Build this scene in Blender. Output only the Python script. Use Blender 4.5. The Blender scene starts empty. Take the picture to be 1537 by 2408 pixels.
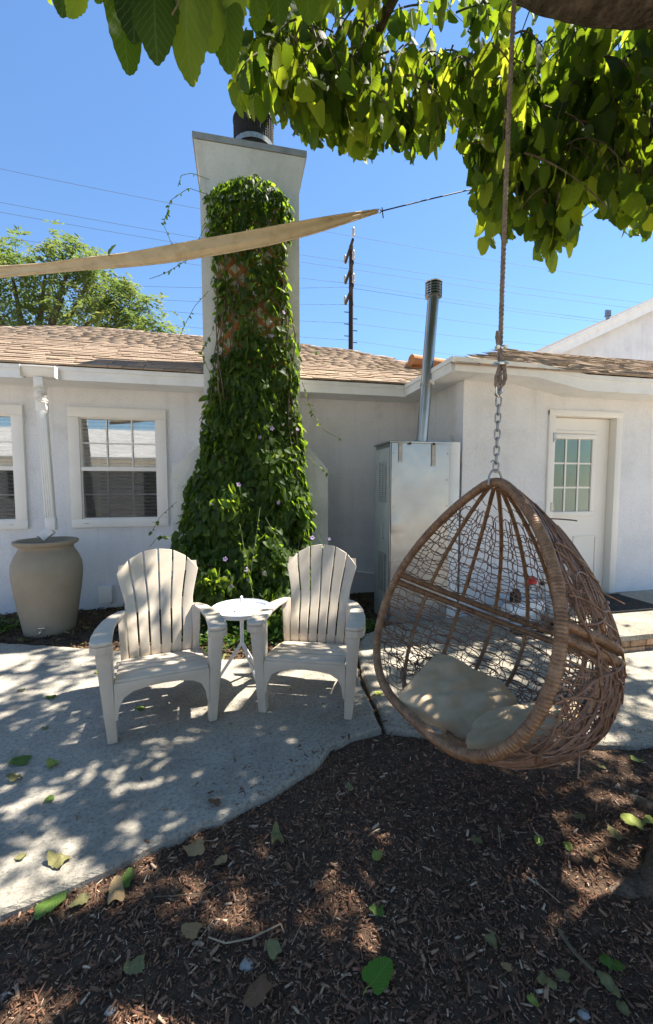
import bpy, bmesh, math, random
import numpy as np
from mathutils import Vector, Matrix, noise

random.seed(7)
rng = np.random.default_rng(7)
scene = bpy.context.scene
col = scene.collection
R = math.radians
PI = math.pi

# ------------------------------------------------------------------ camera
CAM_H = 1.42
YAW, PITCH = R(12.2), R(3.85)
FW = np.array([math.sin(YAW) * math.cos(PITCH), math.cos(YAW) * math.cos(PITCH), -math.sin(PITCH)])
RT = np.array([math.cos(YAW), -math.sin(YAW), 0.0])
UP = np.cross(RT, FW)
CAM = np.array([0.0, 0.0, CAM_H])
FPX, CXP, CYP = 950.0, 768.5, 1204.0          # survey units: 1537 x 2408

cd = bpy.data.cameras.new('camera')
cam = bpy.data.objects.new('camera', cd)
col.objects.link(cam)
cam.location = CAM
cam.rotation_euler = Vector(FW).to_track_quat('-Z', 'Y').to_euler()
cd.sensor_fit = 'VERTICAL'
cd.sensor_height = 36
cd.lens = FPX / 2408 * 36
cd.clip_start = 0.05
cd.clip_end = 3000
scene.camera = cam

# ------------------------------------------------------------------ sky, sun, exposure
SUN_EL, SUN_AZ = R(62), R(13)                # azimuth from +X towards +Y
SUN = Vector((math.cos(SUN_EL) * math.cos(SUN_AZ), math.cos(SUN_EL) * math.sin(SUN_AZ), math.sin(SUN_EL)))
w = bpy.data.worlds.new('World')
scene.world = w
w.use_nodes = True
nt = w.node_tree
bgn = nt.nodes['Background']
sky = nt.nodes.new('ShaderNodeTexSky')
sky.sky_type = 'NISHITA'
sky.sun_disc = False
sky.sun_elevation = SUN_EL
sky.sun_rotation = math.atan2(SUN.x, SUN.y)
sky.altitude = 0
sky.air_density = 1.4
sky.dust_density = 0.0
sky.ozone_density = 10.0
nt.links.new(sky.outputs[0], bgn.inputs['Color'])
bgn.inputs['Strength'].default_value = 0.068
sl = bpy.data.lights.new('sun', 'SUN')
sl.energy = 5.0
sl.angle = R(0.55)
sl.color = (1.0, 0.925, 0.80)
so = bpy.data.objects.new('sun', sl)
col.objects.link(so)
so.rotation_euler = SUN.to_track_quat('Z', 'Y').to_euler()
so.location = (4, -3, 12)
vs = scene.view_settings
vs.view_transform = 'Standard'
vs.look = 'None'
vs.gamma = 1
vs.exposure = 1.65
vs.use_curve_mapping = False
scene.render.engine = 'CYCLES'
cy = scene.cycles
cy.max_bounces = 8
cy.diffuse_bounces = 4
cy.glossy_bounces = 3
cy.transmission_bounces = 6
cy.transparent_max_bounces = 10
cy.sample_clamp_indirect = 6

# ------------------------------------------------------------------ surveying helpers
def ray(u, v): return FW + RT * (u - CXP) / FPX + UP * (CYP - v) / FPX
def at_Y(u, v, y):
    d = ray(u, v); return Vector(CAM + d * (y / d[1]))
def at_Z(u, v, z=0.0):
    d = ray(u, v); return Vector(CAM + d * ((z - CAM_H) / d[2]))
def at_D(u, v, dd): return Vector(CAM + ray(u, v) * dd)
def proj(p):
    q = np.asarray(p, float) - CAM
    d = q @ FW
    return CXP + FPX * (q @ RT) / d, CYP - FPX * (q @ UP) / d, d

# ------------------------------------------------------------------ object helpers
ORG = {}
def root_of(o):
    while o.parent: o = o.parent
    return o
def tag(o, label=None, cat=None, group=None, kind=None):
    if label: o['label'] = label
    if cat: o['category'] = cat
    if group: o['group'] = group
    if kind: o['kind'] = kind
    return o
def thing(name, label, cat, loc=(0, 0, 0), rotz=0, group=None):
    o = bpy.data.objects.new(name, None)
    o.empty_display_size = 0.1
    col.objects.link(o)
    o.location = loc
    o.rotation_euler = (0, 0, rotz)
    ORG[o.name] = Vector(loc)
    return tag(o, label, cat, group)
def link(name, me, parent=None, mat=None):
    o = bpy.data.objects.new(name, me)
    col.objects.link(o)
    if parent: o.parent = parent
    if mat and not me.materials: me.materials.append(mat)
    return o
def copy_tree(o, parent=None):
    c = o.copy()
    col.objects.link(c)
    c.parent = parent
    for ch in list(o.children): copy_tree(ch, c)
    return c

class MB:
    def __init__(s): s.v, s.f = [], []
    def add(s, vs, fs):
        o = len(s.v)
        s.v += [tuple(map(float, p)) for p in vs]
        s.f += [tuple(i + o for i in f) for f in fs]
        return s
    def box(s, x0, x1, y0, y1, z0, z1):
        return s.add([(x0, y0, z0), (x1, y0, z0), (x1, y1, z0), (x0, y1, z0), (x0, y0, z1), (x1, y0, z1), (x1, y1, z1), (x0, y1, z1)],
                     [(0, 3, 2, 1), (4, 5, 6, 7), (0, 1, 5, 4), (1, 2, 6, 5), (2, 3, 7, 6), (3, 0, 4, 7)])
    def hexa(s, a, b):                      # two quads (bottom, top)
        return s.add(list(a) + list(b), [(0, 3, 2, 1), (4, 5, 6, 7), (0, 1, 5, 4), (1, 2, 6, 5), (2, 3, 7, 6), (3, 0, 4, 7)])
    def bar(s, p, q, wd, ht, upv=(0, 0, 1)):
        p, q = Vector(p), Vector(q)
        d = (q - p).normalized()
        u = Vector(upv)
        sd = d.cross(u)
        if sd.length < 1e-4: sd = d.cross(Vector((1, 0, 0)))
        sd.normalize()
        u = sd.cross(d).normalized()
        a, b = sd * wd / 2, u * ht / 2
        return s.hexa([p - a - b, p + a - b, p + a + b, p - a + b], [q - a - b, q + a - b, q + a + b, q - a + b])
    def tube(s, pts, r, n=8, closed=False, cap=True, flat=1.0):
        pts = np.array([tuple(p) for p in pts], float)
        m = len(pts)
        rr = np.full(m, r, float) if np.isscalar(r) else np.asarray(r, float)
        if closed: tg = np.roll(pts, -1, 0) - np.roll(pts, 1, 0)
        else: tg = np.gradient(pts, axis=0)
        tg /= np.linalg.norm(tg, axis=1)[:, None] + 1e-12
        ref = np.array([0, 0, 1.0]) if abs(tg[0, 2]) < .9 else np.array([1.0, 0, 0])
        nv = np.cross(tg[0], ref); nv /= np.linalg.norm(nv)
        ang = np.linspace(0, 2 * PI, n, endpoint=False)
        ca, sa = np.cos(ang), np.sin(ang) * flat
        out = []
        for i in range(m):
            nv = nv - tg[i] * (nv @ tg[i]); nv /= np.linalg.norm(nv) + 1e-12
            bv = np.cross(tg[i], nv)
            out.append(pts[i] + rr[i] * (ca[:, None] * nv + sa[:, None] * bv))
        vs = np.concatenate(out)
        fs = []
        for i in range(m if closed else m - 1):
            a, b = i * n, ((i + 1) % m) * n
            for k in range(n):
                k2 = (k + 1) % n
                fs.append((a + k, a + k2, b + k2, b + k))
        if cap and not closed:
            fs.append(tuple(range(n - 1, -1, -1)))
            fs.append(tuple((m - 1) * n + k for k in range(n)))
        return s.add(vs, fs)
    def lathe(s, prof, n=32, c=(0, 0, 0), cap=True):
        vs, fs = [], []
        for (r, z) in prof:
            for k in range(n):
                a = 2 * PI * k / n
                vs.append((c[0] + r * math.cos(a), c[1] + r * math.sin(a), c[2] + z))
        for i in range(len(prof) - 1):
            for k in range(n):
                k2 = (k + 1) % n
                fs.append((i * n + k, i * n + k2, (i + 1) * n + k2, (i + 1) * n + k))
        if cap:
            fs.append(tuple(range(n - 1, -1, -1)))
            fs.append(tuple((len(prof) - 1) * n + k for k in range(n)))
        return s.add(vs, fs)
    def prism(s, poly, ax, a, b):
        def mk(p, t):
            if ax == 'y': return (p[0], t, p[1])
            if ax == 'x': return (t, p[0], p[1])
            return (p[0], p[1], t)
        n = len(poly)
        return s.add([mk(p, a) for p in poly] + [mk(p, b) for p in poly],
                     [tuple(range(n))] + [tuple(range(2 * n - 1, n - 1, -1))] + [(i, i + n, (i + 1) % n + n, (i + 1) % n) for i in range(n)])
    def mesh(s, name, org=None):
        me = bpy.data.meshes.new(name)
        vv = s.v
        if org is not None: vv = [(a - org[0], b - org[1], c - org[2]) for a, b, c in vv]
        me.from_pydata(vv, [], s.f)
        return me
    def build(s, name, mat, parent=None, bevel=0.0, smooth=False, seg=2, local=False, kind=None):
        org = None
        if parent and not local: org = ORG.get(root_of(parent).name)
        me = s.mesh(name, org)
        bm = bmesh.new(); bm.from_mesh(me)
        bmesh.ops.recalc_face_normals(bm, faces=bm.faces)
        if bevel > 0:
            ed = [e for e in bm.edges if len(e.link_faces) == 2 and e.calc_face_angle(0) > .5]
            bmesh.ops.bevel(bm, geom=ed, offset=bevel, segments=seg, affect='EDGES', profile=.5, clamp_overlap=True)
        bm.to_mesh(me); bm.free()
        if smooth or bevel > 0:
            me.shade_smooth()
            me.set_sharp_from_angle(angle=R(42))
        o = link(name, me, parent, mat)
        if kind: o['kind'] = kind
        return o

def mass(name, mat, tv, tf, rot, loc, scl, rnd, parent=None, uv=None, org=None, smooth=False):
    """many small real pieces in one mesh; rot (N,3,3), loc (N,3), scl (N,) or (N,3)"""
    tv = np.asarray(tv, float); tf = np.asarray(tf, int)
    N, nv, nf, k = len(loc), len(tv), len(tf), tf.shape[1]
    scl = np.asarray(scl, float)
    if scl.ndim == 1: scl = np.repeat(scl[:, None], 3, 1)
    V = np.einsum('nij,nvj->nvi', rot, tv[None] * scl[:, None, :]) + np.asarray(loc)[:, None, :]
    if parent is not None and org is None: org = ORG.get(root_of(parent).name)
    if org is not None: V = V - np.array(tuple(org))
    F = (tf[None] + (np.arange(N) * nv)[:, None, None]).reshape(-1)
    me = bpy.data.meshes.new(name)
    me.vertices.add(N * nv); me.vertices.foreach_set('co', V.reshape(-1).astype(np.float32))
    me.loops.add(len(F)); me.loops.foreach_set('vertex_index', F.astype(np.int32))
    me.polygons.add(N * nf); me.polygons.foreach_set('loop_start', (np.arange(N * nf) * k).astype(np.int32))
    me.polygons.foreach_set('loop_total', np.full(N * nf, k, np.int32))
    if smooth: me.polygons.foreach_set('use_smooth', np.ones(N * nf, bool))
    at = me.attributes.new('rnd', 'FLOAT', 'POINT')
    at.data.foreach_set('value', np.repeat(np.asarray(rnd, np.float32), nv))
    if uv is not None:
        u = me.uv_layers.new(name='UVMap')
        u.data.foreach_set('uv', np.tile(np.asarray(uv)[tf.reshape(-1)], (N, 1)).reshape(-1).astype(np.float32))
    me.update(); me.validate()
    o = link(name, me, parent, mat)
    o['kind'] = 'stuff'
    return o

def frames(ydir, zdir):
    """rotation matrices with local Y along ydir and local Z near zdir"""
    y = ydir / (np.linalg.norm(ydir, axis=-1, keepdims=True) + 1e-9)
    x = np.cross(y, zdir); x /= np.linalg.norm(x, axis=-1, keepdims=True) + 1e-9
    z = np.cross(x, y)
    return np.stack([x, y, z], -1)
def euler_mats(rx, ry, rz):
    cx, sx, cyy, sy, cz, sz = np.cos(rx), np.sin(rx), np.cos(ry), np.sin(ry), np.cos(rz), np.sin(rz)
    m = np.empty((len(rx), 3, 3))
    m[:, 0, 0] = cz * cyy; m[:, 0, 1] = cz * sy * sx - sz * cx; m[:, 0, 2] = cz * sy * cx + sz * sx
    m[:, 1, 0] = sz * cyy; m[:, 1, 1] = sz * sy * sx + cz * cx; m[:, 1, 2] = sz * sy * cx - cz * sx
    m[:, 2, 0] = -sy; m[:, 2, 1] = cyy * sx; m[:, 2, 2] = cyy * cx
    return m
def in_poly(px, py, poly):
    px, py = np.asarray(px), np.asarray(py)
    r = np.zeros(px.shape, bool)
    n = len(poly)
    for i in range(n):
        x0, y0 = poly[i]; x1, y1 = poly[(i + 1) % n]
        c = ((y0 > py) != (y1 > py)) & (px < (x1 - x0) * (py - y0) / (y1 - y0 + 1e-12) + x0)
        r ^= c
    return r
BOXV = np.array([(-.5, -.5, -.5), (.5, -.5, -.5), (.5, .5, -.5), (-.5, .5, -.5), (-.5, -.5, .5), (.5, -.5, .5), (.5, .5, .5), (-.5, .5, .5)])
BOXF = np.array([(0, 3, 2, 1), (4, 5, 6, 7), (0, 1, 5, 4), (1, 2, 6, 5), (2, 3, 7, 6), (3, 0, 4, 7)])

# ------------------------------------------------------------------ materials
def newmat(name):
    m = bpy.data.materials.new(name)
    m.use_nodes = True
    return m, m.node_tree, m.node_tree.nodes['Principled BSDF']
def nd(t, typ, **kw):
    n = t.nodes.new(typ)
    for k, v in kw.items(): setattr(n, k, v)
    return n
def ramp(t, cols, lo=.3, hi=.7):
    r = nd(t, 'ShaderNodeValToRGB')
    e = r.color_ramp.elements
    n = len(cols)
    while len(e) < n: e.new(.5)
    for i, c in enumerate(cols):
        e[i].position = lo + (hi - lo) * i / max(1, n - 1)
        e[i].color = (*c, 1)
    return r
def M(name, cols, scale=4, rough=.8, bump=0, bscale=60, bdist=.004, metal=0, spec=.35, stretch=None, rnd=None, ramt=.3, lo=.3, hi=.7, detail=6, bstretch=None, dirt=None):
    m, t, b = newmat(name)
    L = t.links.new
    tc = nd(t, 'ShaderNodeTexCoord')
    mp = nd(t, 'ShaderNodeMapping')
    if stretch: mp.inputs['Scale'].default_value = stretch
    L(tc.outputs['Object'], mp.inputs[0])
    nz = nd(t, 'ShaderNodeTexNoise'); nz.inputs['Scale'].default_value = scale; nz.inputs['Detail'].default_value = detail
    nz.inputs['Roughness'].default_value = .6
    L(mp.outputs[0], nz.inputs['Vector'])
    rp = ramp(t, cols, lo, hi)
    L(nz.outputs['Fac'], rp.inputs[0])
    c = rp.outputs[0]
    if rnd:
        if rnd == 'obj': src = nd(t, 'ShaderNodeObjectInfo').outputs['Random']
        else:
            a = nd(t, 'ShaderNodeAttribute'); a.attribute_name = 'rnd'; src = a.outputs['Fac']
        mr = nd(t, 'ShaderNodeMapRange'); mr.inputs['To Min'].default_value = 1 - ramt; mr.inputs['To Max'].default_value = 1 + ramt
        L(src, mr.inputs['Value'])
        h = nd(t, 'ShaderNodeHueSaturation'); L(mr.outputs[0], h.inputs['Value']); L(c, h.inputs['Color']); c = h.outputs[0]
    if dirt:                       # (colour, scale, threshold, strength): blotchy stains of their own shape
        n2 = nd(t, 'ShaderNodeTexNoise'); n2.inputs['Scale'].default_value = dirt[1]; n2.inputs['Detail'].default_value = 8; n2.inputs['Roughness'].default_value = .7
        L(tc.outputs['Object'], n2.inputs['Vector'])
        r2 = nd(t, 'ShaderNodeMapRange'); r2.inputs['From Min'].default_value = dirt[2]; r2.inputs['From Max'].default_value = dirt[2] + .15; r2.inputs['To Max'].default_value = dirt[3]
        L(n2.outputs['Fac'], r2.inputs['Value'])
        mx = nd(t, 'ShaderNodeMix', data_type='RGBA'); L(r2.outputs[0], mx.inputs['Factor']); L(c, mx.inputs[6]); mx.inputs[7].default_value = (*dirt[0], 1); c = mx.outputs[2]
    L(c, b.inputs['Base Color'])
    b.inputs['Roughness'].default_value = rough
    b.inputs['Metallic'].default_value = metal
    b.inputs['Specular IOR Level'].default_value = spec
    if bump:
        mp2 = nd(t, 'ShaderNodeMapping')
        if bstretch: mp2.inputs['Scale'].default_value = bstretch
        L(tc.outputs['Object'], mp2.inputs[0])
        n3 = nd(t, 'ShaderNodeTexNoise'); n3.inputs['Scale'].default_value = bscale; n3.inputs['Detail'].default_value = 5
        L(mp2.outputs[0], n3.inputs['Vector'])
        bp = nd(t, 'ShaderNodeBump'); bp.inputs['Strength'].default_value = bump; bp.inputs['Distance'].default_value = bdist
        L(n3.outputs['Fac'], bp.inputs['Height']); L(bp.outputs[0], b.inputs['Normal'])
    return m
def leafmat(name, cols, trans, rnd='attr', tmix=.45, rough=.6, vein=.5, uvs=True, spec=.22):
    m, t, b = newmat(name)
    L = t.links.new
    if rnd == 'obj': src = nd(t, 'ShaderNodeObjectInfo').outputs['Random']
    else:
        a = nd(t, 'ShaderNodeAttribute'); a.attribute_name = 'rnd'; src = a.outputs['Fac']
    rp = ramp(t, cols, 0, 1); L(src, rp.inputs[0])
    rt = ramp(t, trans, 0, 1); L(src, rt.inputs[0])
    c, c2 = rp.outputs[0], rt.outputs[0]
    b.inputs['Roughness'].default_value = rough
    b.inputs['Specular IOR Level'].default_value = spec
    tr = nd(t, 'ShaderNodeBsdfTranslucent')
    if uvs:
        uv = nd(t, 'ShaderNodeUVMap')
        sp = nd(t, 'ShaderNodeSeparateXYZ'); L(uv.outputs[0], sp.inputs[0])
        def mth(op, a, bb=None):
            n = nd(t, 'ShaderNodeMath', operation=op)
            for i, q in enumerate((a, bb)):
                if q is None: continue
                if isinstance(q, (int, float)): n.inputs[i].default_value = q
                else: L(q, n.inputs[i])
            return n.outputs[0]
        ax = mth('ABSOLUTE', mth('SUBTRACT', sp.outputs[0], .5))
        mid = mth('LESS_THAN', ax, .018)
        ph = mth('FRACT', mth('SUBTRACT', mth('MULTIPLY', sp.outputs[1], 7.0), mth('MULTIPLY', ax, 6.5)))
        side = mth('LESS_THAN', mth('ABSOLUTE', mth('SUBTRACT', ph, .5)), .07)
        vn = mth('MAXIMUM', mid, side)
        fac = mth('MULTIPLY', vn, vein)
        mx = nd(t, 'ShaderNodeMix', data_type='RGBA'); L(fac, mx.inputs['Factor']); L(c, mx.inputs[6]); mx.inputs[7].default_value = (*[min(1, q * 1.5 + .05) for q in cols[-1]], 1)
        c = mx.outputs[2]
        bp = nd(t, 'ShaderNodeBump'); bp.inputs['Strength'].default_value = .3; bp.inputs['Distance'].default_value = .003
        hh = mth('ABSOLUTE', mth('SUBTRACT', ph, .5))
        L(mth('MINIMUM', hh, mth('MULTIPLY', ax, 4.0)), bp.inputs['Height'])
        L(bp.outputs[0], b.inputs['Normal']); L(bp.outputs[0], tr.inputs['Normal'])
    L(c, b.inputs['Base Color']); L(c2, tr.inputs['Color'])
    ms = nd(t, 'ShaderNodeMixShader'); ms.inputs[0].default_value = tmix
    L(b.outputs[0], ms.inputs[1]); L(tr.outputs[0], ms.inputs[2])
    L(ms.outputs[0], t.nodes['Material Output'].inputs['Surface'])
    return m

m_stucco = M('stucco', [(.60, .60, .62), (.68, .68, .695), (.72, .72, .735)], scale=1.6, rough=.92, bump=.9, bscale=65, bdist=.006, dirt=((.40, .37, .34), 2.3, .56, .35))
m_chim = M('chimney_stucco', [(.50, .50, .47), (.58, .58, .55), (.63, .63, .60)], scale=2.2, rough=.92, bump=.45, bscale=60, bdist=.005, dirt=((.33, .33, .31), 3.0, .6, .35))
m_fascia = M('painted_fascia', [(.66, .66, .65), (.74, .74, .73), (.77, .77, .76)], scale=5, rough=.6, bump=.15, bscale=30, bstretch=(.15, 1, 1), dirt=((.45, .44, .42), 7, .62, .4))
m_white = M('white_vinyl', [(.72, .69, .65), (.78, .75, .71)], scale=3, rough=.45, bump=.06, bscale=25, dirt=((.5, .47, .43), 9, .63, .3))
m_door = M('painted_door', [(.72, .69, .64), (.77, .74, .69)], scale=2, rough=.45, bump=.05, bscale=60, dirt=((.55, .5, .44), 5, .65, .25))
m_deck = M('roof_felt', [(.10, .075, .055), (.15, .11, .08)], scale=9, rough=.95)
SH = [(.235, .17, .12), (.31, .23, .167), (.37, .285, .21)]
m_sh_o = M('shingle_granules', SH, scale=14, rough=.95, bump=.8, bscale=260, bdist=.004, rnd='obj', ramt=.2)
m_sh_a = M('shingle_granules_far', SH, scale=14, rough=.95, bump=.8, bscale=260, bdist=.004, rnd='attr', ramt=.2)
m_plastic = M('resin_plastic', [(.48, .415, .33), (.56, .485, .395), (.60, .525, .43)], scale=5, rough=.5, bump=.12, bscale=120, bstretch=(1, 1, .2), bdist=.002, dirt=((.36, .32, .27), 6, .6, .35))
m_table = M('white_enamel', [(.74, .75, .77), (.79, .80, .82)], scale=8, rough=.35, dirt=((.5, .48, .44), 18, .66, .4))
m_urn = M('urn_resin', [(.25, .205, .15), (.31, .26, .195), (.355, .30, .23)], scale=1.5, rough=.7, bump=.35, bscale=220, bdist=.003, dirt=((.22, .19, .15), 2.2, .58, .4))
m_soil = M('soil', [(.045, .027, .018), (.08, .05, .033), (.12, .08, .052)], scale=22, rough=1, bump=1, bscale=60, bdist=.02)
m_wick = M('wicker', [(.12, .058, .028), (.21, .112, .056), (.30, .175, .095)], scale=25, rough=.42, spec=.5, bump=.3, bscale=300, bdist=.001)
m_wick2 = M('wicker_weave', [(.13, .066, .040), (.21, .116, .074), (.30, .178, .12)], scale=18, rough=.5, spec=.45)
m_cush = M('cushion_cloth', [(.40, .30, .185), (.49, .37, .24), (.54, .42, .285)], scale=6, rough=.95, bump=.5, bscale=420, bdist=.002, dirt=((.22, .19, .15), 5, .58, .45))
m_rope = M('rope_fibre', [(.13, .10, .085), (.215, .17, .145), (.28, .23, .20)], scale=60, rough=.9, bump=.6, bscale=400, bdist=.001)
m_steel = M('zinc_steel', [(.20, .20, .20), (.34, .34, .34), (.42, .42, .42)], scale=40, rough=.4, metal=.85)
m_chrome = M('bright_steel', [(.55, .54, .52), (.68, .67, .65)], scale=30, rough=.25, metal=.9)
m_dark = M('dark_iron', [(.012, .012, .013), (.028, .027, .027)], scale=30, rough=.6)
m_bark = M('bark', [(.05, .036, .026), (.12, .088, .064), (.22, .17, .128)], scale=26, rough=.95, stretch=(1, .5, .5), bump=1, bscale=38, bstretch=(.5, .5, 1), bdist=.05, detail=9)
m_twig = M('twig_bark', [(.08, .06, .04), (.15, .12, .075)], scale=20, rough=.9)
m_sail = M('sail_mesh', [(.44, .34, .22), (.55, .44, .295), (.60, .49, .34)], scale=12, rough=.9, bump=.5, bscale=500, bdist=.001)
m_wood = M('lattice_wood', [(.22, .085, .025), (.36, .15, .045), (.45, .205, .07)], scale=14, rough=.75, stretch=(1, 1, .3))
m_red = M('red_paint', [(.40, .015, .015), (.52, .03, .025)], scale=20, rough=.4)
m_pvc = M('grey_pvc', [(.42, .42, .42), (.52, .52, .52)], scale=8, rough=.5)
m_whitebox = M('white_box', [(.74, .74, .73), (.80, .80, .79)], scale=8, rough=.5, dirt=((.4, .38, .35), 12, .6, .4))
m_pole = M('creosote_wood', [(.014, .010, .008), (.03, .021, .016)], scale=6, rough=.95)
m_porc = M('insulator', [(.30, .29, .28), (.38, .37, .36)], scale=8, rough=.3)
m_wire = M('cable', [(.05, .06, .08), (.07, .08, .10)], scale=3, rough=.7)
m_brick = M('step_brick', [(.24, .13, .07), (.36, .22, .13), (.44, .31, .2)], scale=22, rough=.95, bump=.8, bscale=90, bdist=.006, rnd='obj', ramt=.3)
m_terra = M('terracotta', [(.42, .17, .07), (.52, .24, .10)], scale=10, rough=.85)
m_mat = M('rubber_mat', [(.018, .018, .018), (.035, .034, .033)], scale=30, rough=.9)
m_blind = M('blind_slat', [(.78, .75, .69), (.82, .79, .73)], scale=3, rough=.6)
m_room = M('dark_room', [(.09, .085, .08), (.12, .115, .105)], scale=1, rough=.9)
m_tape = M('foil_tape', [(.30, .28, .25), (.42, .40, .36)], scale=30, rough=.5, metal=.3, bump=.4, bscale=120)
m_flower = M('lilac_petal', [(.36, .25, .46), (.48, .36, .58)], scale=20, rough=.7)
m_stone = M('pebble', [(.22, .21, .20), (.34, .33, .31)], scale=30, rough=.8, bump=.5, bscale=60)

def mk_concrete(name, c0, c1, c2, broom=True):
    m, t, b = newmat(name)
    L = t.links.new
    tc = nd(t, 'ShaderNodeTexCoord')
    n1 = nd(t, 'ShaderNodeTexNoise'); n1.inputs['Scale'].default_value = 1.1; n1.inputs['Detail'].default_value = 9; n1.inputs['Roughness'].default_value = .62
    L(tc.outputs['Object'], n1.inputs['Vector'])
    r1 = ramp(t, [c0, c1, c2], .33, .68); L(n1.outputs['Fac'], r1.inputs[0])
    n2 = nd(t, 'ShaderNodeTexNoise'); n2.inputs['Scale'].default_value = 55; n2.inputs['Detail'].default_value = 6; n2.inputs['Roughness'].default_value = .8
    L(tc.outputs['Object'], n2.inputs['Vector'])
    r2 = ramp(t, [(.30, .29, .28), (.95, .95, .95), (1.15, 1.15, 1.15)], .34, .66); L(n2.outputs['Fac'], r2.inputs[0])
    mx = nd(t, 'ShaderNodeMix', data_type='RGBA', blend_type='MULTIPLY'); mx.inputs['Factor'].default_value = .8
    L(r1.outputs[0], mx.inputs[6]); L(r2.outputs[0], mx.inputs[7])
    n5 = nd(t, 'ShaderNodeTexNoise'); n5.inputs['Scale'].default_value = 3.7; n5.inputs['Detail'].default_value = 10; n5.inputs['Roughness'].default_value = .75
    L(tc.outputs['Object'], n5.inputs['Vector'])
    r5 = nd(t, 'ShaderNodeMapRange'); r5.inputs['From Min'].default_value = .50; r5.inputs['From Max'].default_value = .70; r5.inputs['To Max'].default_value = .6
    L(n5.outputs['Fac'], r5.inputs['Value'])
    m2 = nd(t, 'ShaderNodeMix', data_type='RGBA'); L(r5.outputs[0], m2.inputs['Factor']); L(mx.outputs[2], m2.inputs[6]); m2.inputs[7].default_value = (*[q * .55 for q in c0], 1)
    L(m2.outputs[2], b.inputs['Base Color'])
    b.inputs['Roughness'].default_value = .9; b.inputs['Specular IOR Level'].default_value = .25
    mp = nd(t, 'ShaderNodeMapping'); mp.inputs['Rotation'].default_value = (0, 0, R(-28)); mp.inputs['Scale'].default_value = (9, 150, 60) if broom else (60, 60, 60)
    L(tc.outputs['Object'], mp.inputs[0])
    n3 = nd(t, 'ShaderNodeTexNoise'); n3.inputs['Scale'].default_value = 1; n3.inputs['Detail'].default_value = 3
    L(mp.outputs[0], n3.inputs['Vector'])
    ad = nd(t, 'ShaderNodeMath', operation='ADD'); L(n3.outputs['Fac'], ad.inputs[0]); L(n2.outputs['Fac'], ad.inputs[1])
    bp = nd(t, 'ShaderNodeBump'); bp.inputs['Strength'].default_value = 1; bp.inputs['Distance'].default_value = .010
    L(ad.outputs[0], bp.inputs['Height']); L(bp.outputs[0], b.inputs['Normal'])
    return m
m_conc = mk_concrete('broom_concrete', (.31, .28, .235), (.41, .38, .325), (.48, .445, .39))
m_conc2 = mk_concrete('old_concrete', (.28, .25, .20), (.38, .345, .285), (.45, .415, .35), False)

def mk_galv(name):
    m, t, b = newmat(name)
    L = t.links.new
    tc = nd(t, 'ShaderNodeTexCoord')
    vo = nd(t, 'ShaderNodeTexVoronoi'); vo.inputs['Scale'].default_value = 45
    L(tc.outputs['Object'], vo.inputs['Vector'])
    n1 = nd(t, 'ShaderNodeTexNoise'); n1.inputs['Scale'].default_value = 2.2; n1.inputs['Detail'].default_value = 5
    L(tc.outputs['Object'], n1.inputs['Vector'])
    r1 = ramp(t, [(.27, .285, .31), (.33, .35, .37), (.41, .42, .43)], .3, .7); L(n1.outputs['Fac'], r1.inputs[0])
    L(r1.outputs[0], b.inputs['Base Color'])
    b.inputs['Metallic'].default_value = .9
    mr = nd(t, 'ShaderNodeMapRange'); mr.inputs['To Min'].default_value = .29; mr.inputs['To Max'].default_value = .33
    sp = nd(t, 'ShaderNodeSeparateColor'); L(vo.outputs['Color'], sp.inputs[0]); L(sp.outputs[0], mr.inputs['Value'])
    L(mr.outputs[0], b.inputs['Roughness'])
    n2 = nd(t, 'ShaderNodeTexNoise'); n2.inputs['Scale'].default_value = 3.2; n2.inputs['Detail'].default_value = 2
    L(tc.outputs['Object'], n2.inputs['Vector'])
    bp = nd(t, 'ShaderNodeBump'); bp.inputs['Strength'].default_value = .25; bp.inputs['Distance'].default_value = .03
    L(n2.outputs['Fac'], bp.inputs['Height']); L(bp.outputs[0], b.inputs['Normal'])
    return m
for m_ in (m_stucco, m_chim):
    t = m_.node_tree; b = t.nodes['Principled BSDF']
    src = b.inputs['Base Color'].links[0].from_socket
    tc = nd(t, 'ShaderNodeTexCoord')
    n9 = nd(t, 'ShaderNodeTexNoise'); n9.inputs['Scale'].default_value = 38; n9.inputs['Detail'].default_value = 8; n9.inputs['Roughness'].default_value = .8
    t.links.new(tc.outputs['Object'], n9.inputs['Vector'])
    r9 = ramp(t, [(.86, .86, .86), (1.0, 1.0, 1.0), (1.05, 1.05, 1.05)], .3, .7); t.links.new(n9.outputs['Fac'], r9.inputs[0])
    # rain streaks running down from the eaves
    mp = nd(t, 'ShaderNodeMapping'); mp.inputs['Scale'].default_value = (9, 9, .5); t.links.new(tc.outputs['Object'], mp.inputs[0])
    n8 = nd(t, 'ShaderNodeTexNoise'); n8.inputs['Scale'].default_value = 1; n8.inputs['Detail'].default_value = 6; t.links.new(mp.outputs[0], n8.inputs['Vector'])
    r8 = ramp(t, [(1, 1, 1), (1, 1, 1), (.84, .82, .79)], .3, .8); t.links.new(n8.outputs['Fac'], r8.inputs[0])
    m1 = nd(t, 'ShaderNodeMix', data_type='RGBA', blend_type='MULTIPLY'); m1.inputs['Factor'].default_value = 1
    t.links.new(src, m1.inputs[6]); t.links.new(r9.outputs[0], m1.inputs[7])
    m2 = nd(t, 'ShaderNodeMix', data_type='RGBA', blend_type='MULTIPLY'); m2.inputs['Factor'].default_value = .8
    t.links.new(m1.outputs[2], m2.inputs[6]); t.links.new(r8.outputs[0], m2.inputs[7])
    t.links.new(m2.outputs[2], b.inputs['Base Color'])
m_galv = mk_galv('galvanised_sheet')

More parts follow.
